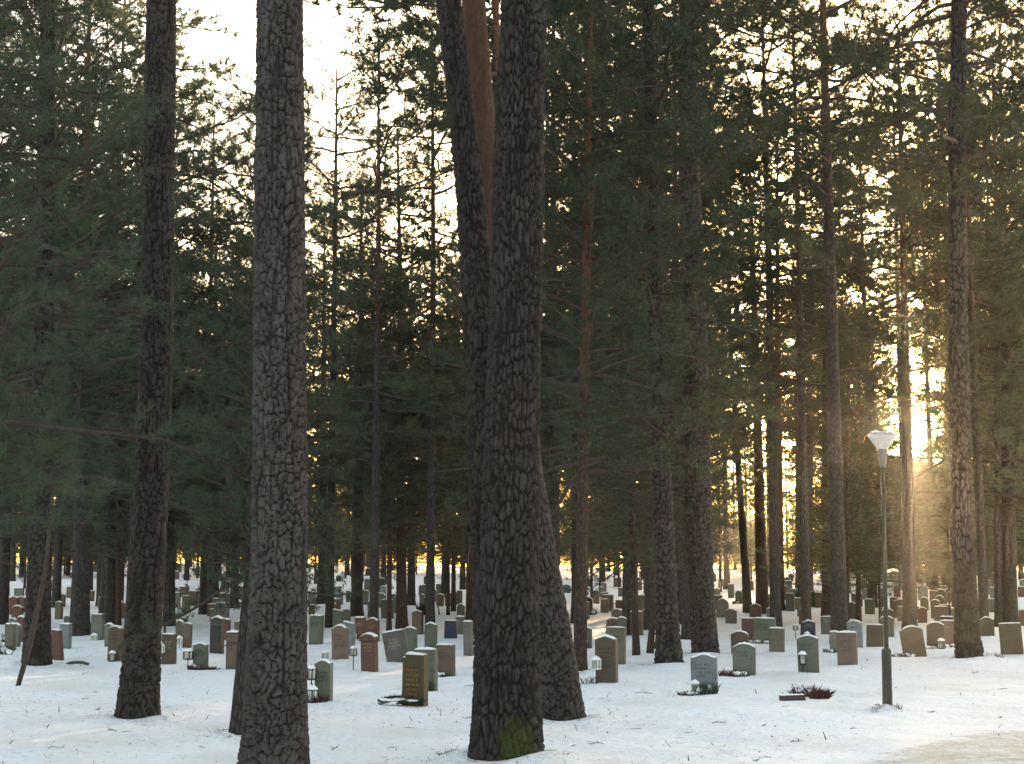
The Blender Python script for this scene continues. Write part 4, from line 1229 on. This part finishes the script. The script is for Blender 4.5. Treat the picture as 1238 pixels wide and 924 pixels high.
# far rows, a few pixels each: nothing tells them apart
STONES = [(v[1].x, v[1].y) for v in S.values()]
def far_stone(px, Y, i, word='farthest'):
    rng = random.Random(i * 13 + 5)
    side = 'left' if px < 430 else 'centre' if px < 830 else 'right'
    b = ground_at(px, Y)
    m = FPX / Y
    w = rng.uniform(0.42, 0.62); h = rng.uniform(0.55, 0.85)
    by = HORIZON + (EYE - b.z) * m
    if any((b.x - p[0]) ** 2 + (b.y - p[1]) ** 2 < 1.2 for p in placed + STONES): return
    STONES.append((b.x, b.y))
    gravestone(px - w * m / 2, px + w * m / 2, by - h * m, by, rng.choice(['flat', 'arch', 'round', 'flat', 'gable']),
               rng.choice(['green', 'grey', 'tan', 'brown', 'red', 'green', 'mauve']), '', group='small gravestones in the %s rows, ' % word + side, Y=Y,
               full='small plain gravestone in the %s rows before the wood, %s part' % (word, side))
rng = random.Random(21)
for i in range(165):
    Y = rng.choice([84, 92, 100, 108, 117, 127, 138, 150, 163]) + rng.uniform(-1.2, 1.2)
    far_stone(rng.uniform(-30, 1270), Y, i)
for i in range(58):
    far_stone(rng.uniform(-10, 1250), rng.choice([62, 68, 74, 79]) + rng.uniform(-1, 1), 500 + i, 'middle')

# ================================================================== lamp post
M_LAMP_COLLAR = plain('lamp_collar', (0.20, 0.18, 0.16), 0.5)
def lamp_post():
    b = ground_hit(1073, 855)
    m = b.y / FPX
    t = thing('street_lamp', 'slim park lamp post with white cone-shaped head in front of the sun', 'lamp post', b, (0, R(0.5), 0))
    z = lambda py: (855 - py) * m
    MB().lathe([(0.078, -0.2), (0.078, 0.02), (0.076, z(789)), (0.066, z(787)), (0.04, z(786))], 16).build('base_post', M_LAMP_POLE, t, True)
    MB().box((0, -0.078, 0.42), (0.055, 0.008, 0.20)).build('service_hatch', M_LAMP_POLE, t)
    MB().lathe([(0.036, z(787)), (0.034, z(700)), (0.031, z(568))], 12).build('pole', M_LAMP_POLE, t, True)
    MB().lathe([(0.045, z(570)), (0.052, z(568)), (0.066, z(558)), (0.083, z(548))], 16).build('collar', M_LAMP_COLLAR, t, True)
    MB().lathe([(0.078, z(548.5)), (0.082, z(547.5)), (0.150, z(540)), (0.205, z(534)), (0.236, z(531))], 28).build('shade', M_LAMP_WHITE, t, True)
    c = MB().lathe([(0.237, z(531.2)), (0.242, z(530.4)), (0.20, z(528.2)), (0.12, z(526.6)), (0.03, z(526)), (0.0, z(526))], 28).build('cover', M_LAMP_TOP, t, True)
    rg = random.Random(2)
    sb = MB(); sb.blob((-0.085, -0.01, z(527.9)), (0.10, 0.13, 0.030), rg, 10, 6); sb.blob((0.10, 0.0, z(527.9)), (0.085, 0.12, 0.026), rg, 10, 6)
    s = sb.build('snow', M_CAP, c, True)
lamp_post()

# ================================================================== grave lanterns and plants
def lantern(label, loc, w=0.13, h=0.22, stake=0.0, dark=False, candle=True, group=None, round_=False):
    rg = random.Random(int(loc.x * 100)); fm = M_BLACK if dark else M_WHITE
    t = thing('grave_lantern', label, 'lantern', loc, (0, 0, R(rg.uniform(-40, 10))), group)
    z0 = stake
    if stake > 0: MB().tube([(0, 0, -0.1), (0, 0, stake + 0.005)], 0.011, 6).build('stake', M_BLACK, t)
    MB().box((0, 0, z0 + h * 0.04), (w * 0.86, w * 0.86, h * 0.08)).build('base', fm, t)
    f = MB()
    for sx in (-1, 1):
        for sy in (-1, 1): f.box((sx * w * 0.40, sy * w * 0.40, z0 + h * 0.36), (w * 0.10, w * 0.10, h * 0.56))
    f.box((0, 0, z0 + h * 0.655), (w * 0.95, w * 0.95, h * 0.035))
    f.build('frame', fm, t)
    MB().box((0, 0, z0 + h * 0.36), (w * 0.70, w * 0.70, h * 0.54)).build('glass', M_GLASS, t)
    if candle: MB().lathe([(w * 0.18, z0 + h * 0.08), (w * 0.18, z0 + h * 0.34), (w * 0.05, z0 + h * 0.36)], 8).build('candle', M_CREAM, t, True)
    rf = MB().lathe([(w * 0.62, z0 + h * 0.67), (w * 0.60, z0 + h * 0.69), (w * 0.22, z0 + h * 0.86), (w * 0.12, z0 + h * 0.88), (w * 0.10, z0 + h * 0.95), (w * 0.03, z0 + h)], 4 if not round_ else 10).build('roof', fm, t)
    MB().lathe([(w * 0.60, z0 + h * 0.685), (w * 0.56, z0 + h * 0.74), (w * 0.28, z0 + h * 0.895), (w * 0.10, z0 + h * 0.925)], 10).build('snow', M_CAP, rf, True)
    return t

lantern('white lantern on a stake before the brown peaked stone right of centre', beside(S['r10'], -0.62, 0.18), 0.16, 0.26, 0.26)
lantern('black lantern with snowy roof before the arched grey-green stone left of lamp post', beside(S['s18'], -0.48, 0.12), 0.15, 0.30, 0.16, dark=True)
lantern('white lantern at the left foot of the blue-grey wavy-topped stone', beside(S['r16'], -0.62, 0.16), 0.15, 0.26)
lantern('tall lantern on a stake left of the shouldered grey-green stone by thick pine', beside(S['c25'], -1.05, 0.10), 0.12, 0.26, 0.34, dark=True)
lantern('low lantern at the left foot of the shouldered grey-green stone by thick pine', beside(S['c25'], -0.62, 0.20), 0.16, 0.30, dark=True)
lantern('lantern on a thin stake left of the arch-capped red-brown stone', beside(S['c24'], -1.45, 0.12), 0.13, 0.24, 0.30, dark=True)
lantern('small lantern standing alone on snow left of the pinkish shouldered stone', beside(S['c12'], -1.75, 0.05), 0.15, 0.25)
lantern('small lantern before the flat-topped dark red stone above the arch-capped one', beside(S['c14'], -0.75, 0.15), 0.15, 0.22)
lantern('tapered lantern on a post left of the wavy-topped grey-green stone', beside(S['m4'], -1.35, 0.10), 0.17, 0.26, 0.20, dark=True)
lantern('white lantern hanging before the brown stone right of left foreground pine', beside(S['m1'], -0.70, 0.12), 0.17, 0.24, 0.26)
lantern('small lantern before the joined-looking pair of gravestones', beside(S['m3'], -0.95, 0.15), 0.16, 0.26, 0.10)
lantern('white lantern on open snow left of the left foreground pine', beside(S['l13'], 0.8, 0.35), 0.18, 0.26)
lantern('dark snowy lantern by the brown arched stone left of foreground pine', beside(S['l15'], 0.45, 0.15), 0.15, 0.28, dark=True)
lantern('brown urn-like lantern on a dark slab at the left edge', beside(S['l1'], 0.15, 0.5), 0.24, 0.46)
lantern('dark round lantern before the arched brown stone by right furrowed pine', beside(S['t15'], 0.75, 0.22), 0.19, 0.32, dark=True, round_=True)
lantern('little white lantern before the navy wavy-topped stone', beside(S['s17'], -0.1, 0.15), 0.16, 0.24)
lantern('small lantern before the little peaked stone behind the slim reddish pine', beside(S['r11'], -0.1, 0.2), 0.2, 0.3)
lantern('white lantern above the round-topped grey stone left of foreground pine', beside(S['l14'], 0.2, -0.9), 0.2, 0.34, 0.25)
lantern('small dark lantern on a stake left of the navy stone by lamp post', beside(S['s17'], -2.0, 0.0), 0.15, 0.22, 0.25, dark=True)

def blades(mb, c, n, r, h, rng, lean=0.7, w=0.012):
    for _ in range(n):
        a = rng.uniform(0, 6.28); q = r * math.sqrt(rng.random())
        p = Vector((c[0] + q * math.cos(a), c[1] + q * math.sin(a) * 0.6, c[2]))
        b = rng.uniform(0, 6.28); l = h * rng.uniform(0.5, 1.1)
        d = Vector((math.cos(b) * lean * rng.random(), math.sin(b) * lean * rng.random(), 1)).normalized()
        sd_ = d.cross(Vector((math.sin(b), -math.cos(b), 0.3))).normalized() * w / 2
        m = p + d * l * 0.55; e = p + d * l + Vector((d.x, d.y, -0.5)) * l * 0.15
        mb.add([p - sd_, p + sd_, m + sd_ * 1.2, m - sd_ * 1.2, e], [(0, 1, 2, 3), (3, 2, 4)])

def clump(name, label, cat, loc, mat, n=60, r=0.16, h=0.22, lean=0.8, snow=2, seed=1, w=0.014, group=None):
    rng = random.Random(seed)
    t = thing(name, label, cat, loc, group=group)
    mb = MB(); blades(mb, (0, 0, -0.02), n, r, h, rng, lean, w)
    mb.build('stems', mat, t)
    if snow:
        sb = MB()
        for _ in range(snow): sb.blob((rng.uniform(-r, r) * 0.7, rng.uniform(-r, r) * 0.3 - 0.03, h * rng.uniform(0.15, 0.45)), (r * rng.uniform(0.2, 0.38), r * 0.3, h * 0.22), rng, 7, 5)
        sb.build('snow', M_CAP, t, True)
    return t
clump('heather_plant', 'dry reddish heather at the left foot of the arched grey-green stone', 'plant', beside(S['s11'], -1.0, 0.18), M_HEATHER, 190, 0.36, 0.20, seed=3)
clump('heather_plant', 'dark evergreen and heather planting at foot of the blue-grey wavy-topped stone', 'plant', beside(S['r16'], 0.15, 0.16), M_FIR, 180, 0.20, 0.26, seed=4, snow=3)
clump('heather_plant', 'reddish heather spreading before the lantern of the blue-grey wavy-topped stone', 'plant', beside(S['r16'], -0.75, 0.34), M_HEATHER, 120, 0.24, 0.12, seed=5)
clump('potted_plant', 'dark plant at the right foot of the flat grey-green stone behind ochre one', 'plant', beside(S['c34'], 0.15, 0.12), M_FIR, 130, 0.14, 0.26, seed=6, snow=4)
clump('potted_plant', 'snowy plant at the foot of the flat brown stone left of centre', 'plant', beside(S['c35'], -0.35, 0.15), M_FIR, 110, 0.18, 0.16, seed=7, snow=4)
clump('potted_plant', 'dark plant before the wavy-topped grey-green stone at left', 'plant', beside(S['m4'], 0.1, 0.2), M_HEATHER, 110, 0.15, 0.18, seed=8)
clump('leaf_heap', 'red-brown heap of leaves right of the wavy-topped grey-green stone', 'leaves', beside(S['m4'], 1.9, 0.25), M_DEADLEAF, 220, 0.26, 0.12, lean=1.6, seed=9, snow=0)
clump('potted_plant', 'snowy planting at left foot of the leaning arched stone right of lamp', 'plant', beside(S['t16'], -0.85, 0.25), M_HEATHER, 150, 0.34, 0.16, seed=10, snow=4)
clump('potted_plant', 'snowy planting before the arched brown stone by right furrowed pine', 'plant', beside(S['t15'], -0.1, 0.25), M_FIR, 110, 0.30, 0.14, seed=11, snow=5)
clump('potted_plant', 'snowy planting before the pinkish stone by right furrowed pine', 'plant', beside(S['t14'], 0.3, 0.25), M_FIR, 80, 0.25, 0.14, seed=12, snow=5)
clump('potted_plant', 'snow-dusted plant at the foot of the wide grey-green slab', 'plant', beside(S['s8'], 0.1, 0.25), M_FIR, 140, 0.36, 0.18, seed=13, snow=5)
clump('potted_plant', 'small dark plant by the half-hidden grey stone behind pink slab', 'plant', beside(S['s20'], -0.8, 0.2), M_FIR, 90, 0.16, 0.16, seed=14, snow=2)
clump('potted_plant', 'plants beside the low lantern of the shouldered grey-green stone', 'plant', beside(S['c25'], -0.1, 0.16), M_HEATHER, 90, 0.16, 0.18, seed=15, snow=1)
clump('potted_plant', 'dark planter before the far round-topped stone right of thick grey pine', 'plant', beside(S['s3'], -0.4, 0.3), M_BLACK, 160, 0.24, 0.30, seed=16, snow=2)
clump('dead_shrub', 'thin dry twigs on snow at the left foot of brown peaked stone', 'plant', beside(S['r10'], -1.35, 0.1), M_HEATHER, 40, 0.16, 0.20, seed=17, snow=0, w=0.008)
clump('snowy_shrub', 'upper snow-covered shrub at the left edge of the picture', 'shrub', ground_hit(2, 776), M_FIR, 160, 0.28, 0.34, seed=18, snow=9)
clump('snowy_shrub', 'lower snow-covered shrub at the left edge of the picture', 'shrub', ground_hit(3, 791), M_FIR, 160, 0.28, 0.32, seed=19, snow=9)
clump('conifer_shrub', 'left dark evergreen shrub behind the pale pyramid stone', 'shrub', ground_hit(970, 731), M_FIR, 420, 0.36, 0.95, lean=0.35, seed=20, snow=0, w=0.03)
clump('conifer_shrub', 'right dark evergreen shrub behind the pale pyramid stone', 'shrub', ground_hit(984, 734), M_FIR, 420, 0.36, 0.95, lean=0.35, seed=21, snow=0, w=0.03)
clump('dark_bush', 'dark bush before the far brown stone left of leaning sticks', 'shrub', beside(S['c38'], -0.7, 0.3), M_FIR, 200, 0.22, 0.6, lean=0.5, seed=22, snow=0, w=0.03)
clump('dark_bush', 'dark bush before the far round-topped stone left of red-brown stem', 'shrub', beside(S['c19'], 0.0, 0.4), M_FIR, 200, 0.35, 0.35, lean=0.9, seed=23, snow=1, w=0.03)
clump('wreath', 'dark wreath leaning at the round black stone right of reddish pine', 'wreath', beside(S['r15'], 0.3, 0.3), M_HEATHER, 160, 0.35, 0.4, lean=0.9, seed=24, snow=2, w=0.03)

# fir branches at the foot of the nearest stone
def fir_bundle(label, loc, L, n, seed, snow=5, rz=0.0, wide=0.16):
    rng = random.Random(seed)
    t = thing('fir_branch_bundle', label, 'branches', loc, (0, 0, rz))
    mb = MB()
    for k in range(n):
        y = rng.uniform(-wide, wide); z = 0.02 + 0.06 * rng.random()
        pts = [(L * (f - 0.5), y + (0.12 * rng.uniform(-1, 1)) * f, z + 0.05 * math.sin(math.pi * f)) for f in (0, 0.35, 0.7, 1.0)]
        mb.tube(pts, [0.008, 0.007, 0.005, 0.003], 4)
        for f in np.linspace(0.05, 1, 34):
            p = Vector((np.interp(f, (0, 0.35, 0.7, 1), [q[0] for q in pts]), np.interp(f, (0, 0.35, 0.7, 1), [q[1] for q in pts]), np.interp(f, (0, 0.35, 0.7, 1), [q[2] for q in pts])))
            for s in (-1, 1):
                d = Vector((0.7, s * rng.uniform(0.5, 1.1), rng.uniform(0, 0.7))).normalized() * rng.uniform(0.05, 0.10)
                mb.add([p, p + Vector((0.016, 0, 0)), p + d], [(0, 1, 2)])
    mb.build('boughs', M_FIR, t)
    sb = MB()
    for _ in range(snow): sb.blob((rng.uniform(-L, L) * 0.4, rng.uniform(-wide, wide), 0.09), (rng.uniform(0.05, 0.12), 0.06, 0.022), rng, 8, 5)
    sb.build('snow', M_CAP, t, True)
fir_bundle('snow-dusted fir boughs lying at left foot of the mossy ochre stone', beside(S['c36'], -1.2, 0.12), 0.55, 9, 31, 6, 0.2)
fir_bundle('green fir boughs against the front of the mossy ochre stone', beside(S['c36'], 0.0, 0.10), 0.40, 9, 32, 2, -0.4, 0.08)
fir_bundle('snowy bough on the ground left of the left foreground pine', beside(S['l15'], 0.3, 1.6), 0.5, 5, 33, 2, 0.3)

# fallen edging block and the heap of dead plants by the lamp
b = ground_hit(958, 847)
t = thing('edging_block', 'dark low edging block with snow on it left of lamp post', 'block', b, (0, R(-2), R(4)))
MB().box((0, 0, 0.03), (0.40, 0.12, 0.11)).build('block', M_EDGING, t)
sb = MB(); rg = random.Random(5)
for k in range(5): sb.blob((-0.15 + 0.075 * k, 0.0, 0.085), (0.055, 0.055, 0.018), rg, 8, 5)
sb.build('snow', M_CAP, t, True)
t = clump('dead_plant_heap', 'red-brown heap of withered plants on snow left of lamp post', 'plant heap', ground_hit(991, 845), M_DEADLEAF, 300, 0.14, 0.24, lean=1.3, seed=41, snow=0, w=0.016)
t = clump('dead_plant_heap', 'dark snow-flecked dead stems beside the red-brown heap and edging block', 'plant heap', ground_hit(974, 842), M_HEATHER, 170, 0.20, 0.26, lean=1.6, seed=42, snow=4, w=0.018)

# black metal cross at the left
b = ground_hit(199, 771)
t = thing('grave_cross', 'small dark metal cross behind the brown stone by left foreground pine', 'cross', b, (0, 0, R(-15)))
MB().box((0, 0, 0.22), (0.06, 0.05, 0.70)).build('upright', M_BLACK, t)
MB().box((0, 0, 0.42), (0.36, 0.046, 0.055)).build('crossbar', M_BLACK, t)

# two leaning sticks among the far stones, support stakes
for (x0, y0, x1, y1, lab) in ((532, 744, 526, 725, 'dark stick leaning left among far stones left of central pine'), (523, 745, 523, 737, 'short upright stick left of the leaning stick among far stones'),
                              (1062, 748, 1068, 725, 'thin dark stick leaning right behind the lamp pole')):
    b = ground_hit(x0, y0); e = at_depth(x1, y1, b.y)
    o = MB().tube([(0, 0, -0.1), (e - b) * 0.5 + Vector((0.02, 0, 0)), e - b], [0.035, 0.03, 0.022], 6).build('leaning_stick', M_TWIG, None, True, loc=b)
    tag(o, lab, 'stick')
o = clump('bent_twig', 'bent bare twig with dry stems right of the right furrowed pine', 'twig', ground_hit(1200, 797), M_TWIG, 26, 0.25, 0.25, lean=1.2, seed=51, snow=0, w=0.01)
o = clump('dry_grass', 'few dry grass stalks right of the lamp post foot', 'grass', ground_hit(1083, 857), M_TWIG, 16, 0.10, 0.16, lean=1.0, seed=52, snow=0, w=0.006)

# green sprigs at the foot of the central pine
clump('pine_sprig', 'fresh green pine sprig at left foot of central pine', 'sprig', ground_hit(553, 917), M_FIR, 240, 0.17, 0.14, lean=1.2, seed=61, snow=0, w=0.006)
clump('pine_sprig', 'second green sprig cut by the bottom edge before central pine', 'sprig', ground_hit(532, 923), M_FIR, 150, 0.13, 0.09, lean=1.4, seed=62, snow=0, w=0.006)
clump('bark_debris', 'small dark debris at the foot of the leaning pine right of centre', 'debris', ground_hit(668, 872), M_DEADLEAF, 90, 0.14, 0.07, lean=1.8, seed=63, snow=1, w=0.02)

# ================================================================== twigs and grass on the snow
rng = random.Random(77)
def twig_mesh(seed):
    r = random.Random(seed); mb = MB()
    L = r.uniform(0.16, 0.42); pts = [(-L / 2, 0, 0.006)]
    for k in range(4): pts.append((-L / 2 + L * (k + 1) / 4, pts[-1][1] + r.uniform(-0.04, 0.04), 0.008 + 0.022 * r.random()))
    mb.tube(pts, [0.007, 0.0065, 0.006, 0.005, 0.003], 4)
    for k in (1, 2, 3):
        if r.random() < 0.8:
            p = pts[k]; s = r.choice((-1, 1)); l = r.uniform(0.05, 0.14)
            mb.tube([p, (p[0] + l * 0.7, p[1] + s * l * 0.6, p[2] + r.uniform(0, 0.05))], [0.005, 0.002], 4)
    return mb.mesh('twig', M_TWIG)
TW = [twig_mesh(k) for k in range(9)]
for k in range(46):
    py = 800 + 122 * rng.random() ** 0.6; px = rng.uniform(5, 1230)
    if py > 880 and px > 1090: continue
    p = ground_hit(px, py)
    o = obj('fallen_twig', TW[k % 9], None, p, (0, 0, rng.uniform(0, 6.28)), [rng.uniform(0.4, 0.85)] * 3)
    tag(o, 'small dark twig lying on the snow in the foreground', 'twig', 'twigs scattered on the foreground snow')

# bark crumbs, needles and dry grass tips poking through thin snow
def litter():
    r = np.random.default_rng(9)
    n = 17000
    Y = 15 + 33 * r.random(n) ** 1.3; X = r.uniform(-0.36, 0.36, n) * Y
    dens = (np.sin(X * 0.7 + 1) + np.sin(Y * 0.9 + X * 0.35) + np.sin(X * 1.7 - Y * 0.6 + 2)) / 3
    dens += 1.2 * np.exp(-((X + 4) ** 2 / 30 + (Y - 25) ** 2 / 10))
    k = r.random(n) < np.clip(0.30 + 0.55 * dens, 0.05, 1)
    X = X[k]; Y = Y[k]
    for px_, Y_, r_ in NEAR_FEET:                          # more of it round the trunks
        g = ground_at(px_, Y_); m_ = 240; rr_ = r_ * (1.0 + np.abs(r.normal(0, 0.9, m_))); aa_ = r.uniform(0, 6.28, m_)
        X = np.append(X, g.x + rr_ * np.cos(aa_)); Y = np.append(Y, g.y + rr_ * np.sin(aa_))
    n = len(X); Z = hz(X, Y)
    for px_, Y_, r_ in NEAR_FEET:
        g = ground_at(px_, Y_); d_ = np.hypot(X - g.x, Y - g.y) / r_; a_ = np.arctan2(Y - g.y, X - g.x)
        Z = Z + (0.065 + 0.035 * np.sin(2 * a_ + px_)) * np.exp(-((d_ - 1.25) / 0.75) ** 2)
    a = r.uniform(0, 6.28, n); up = np.where(r.random(n) < 0.04, r.uniform(0.3, 1.2, n), r.uniform(0, 0.12, n)); l = r.uniform(0.02, 0.09, n); w = r.uniform(0.003, 0.012, n)
    d = np.stack([np.cos(a), np.sin(a), up], -1); s = np.stack([-np.sin(a), np.cos(a), 0 * a], -1)
    P = np.stack([X, Y, Z + 0.006], -1)
    V = np.stack([P - s * w[:, None], P + s * w[:, None], P + d * l[:, None] + s * w[:, None] * 0.3, P + d * l[:, None] - s * w[:, None] * 0.5], 1).reshape(-1, 3)
    o = obj('needle_litter', mesh_np('needle_litter', V, np.arange(len(V)).reshape(-1, 4), M_LITTER))
    tag(o, 'pine needles, bark crumbs and dry grass tips scattered on thin snow', None, None, 'stuff')
litter()

# ================================================================== hazy winter air
def haze():
    mb = MB(); mb.box((0, 120, 15.5), (420, 420, 36))
    t = bpy.data.materials.new('hazy_air'); t.use_nodes = True
    n = t.node_tree; n.nodes.remove(n.nodes['Principled BSDF'])
    v = n.nodes.new('ShaderNodeVolumePrincipled')
    v.inputs['Color'].default_value = (0.92, 0.93, 0.95, 1)
    v.inputs['Density'].default_value = 0.00015
    v.inputs['Anisotropy'].default_value = 0.84
    n.links.new(v.outputs[0], n.nodes['Material Output'].inputs['Volume'])
    o = mb.build('haze', t)
    o['kind'] = 'stuff'; o['label'] = 'thin cold haze between the pines'
haze()
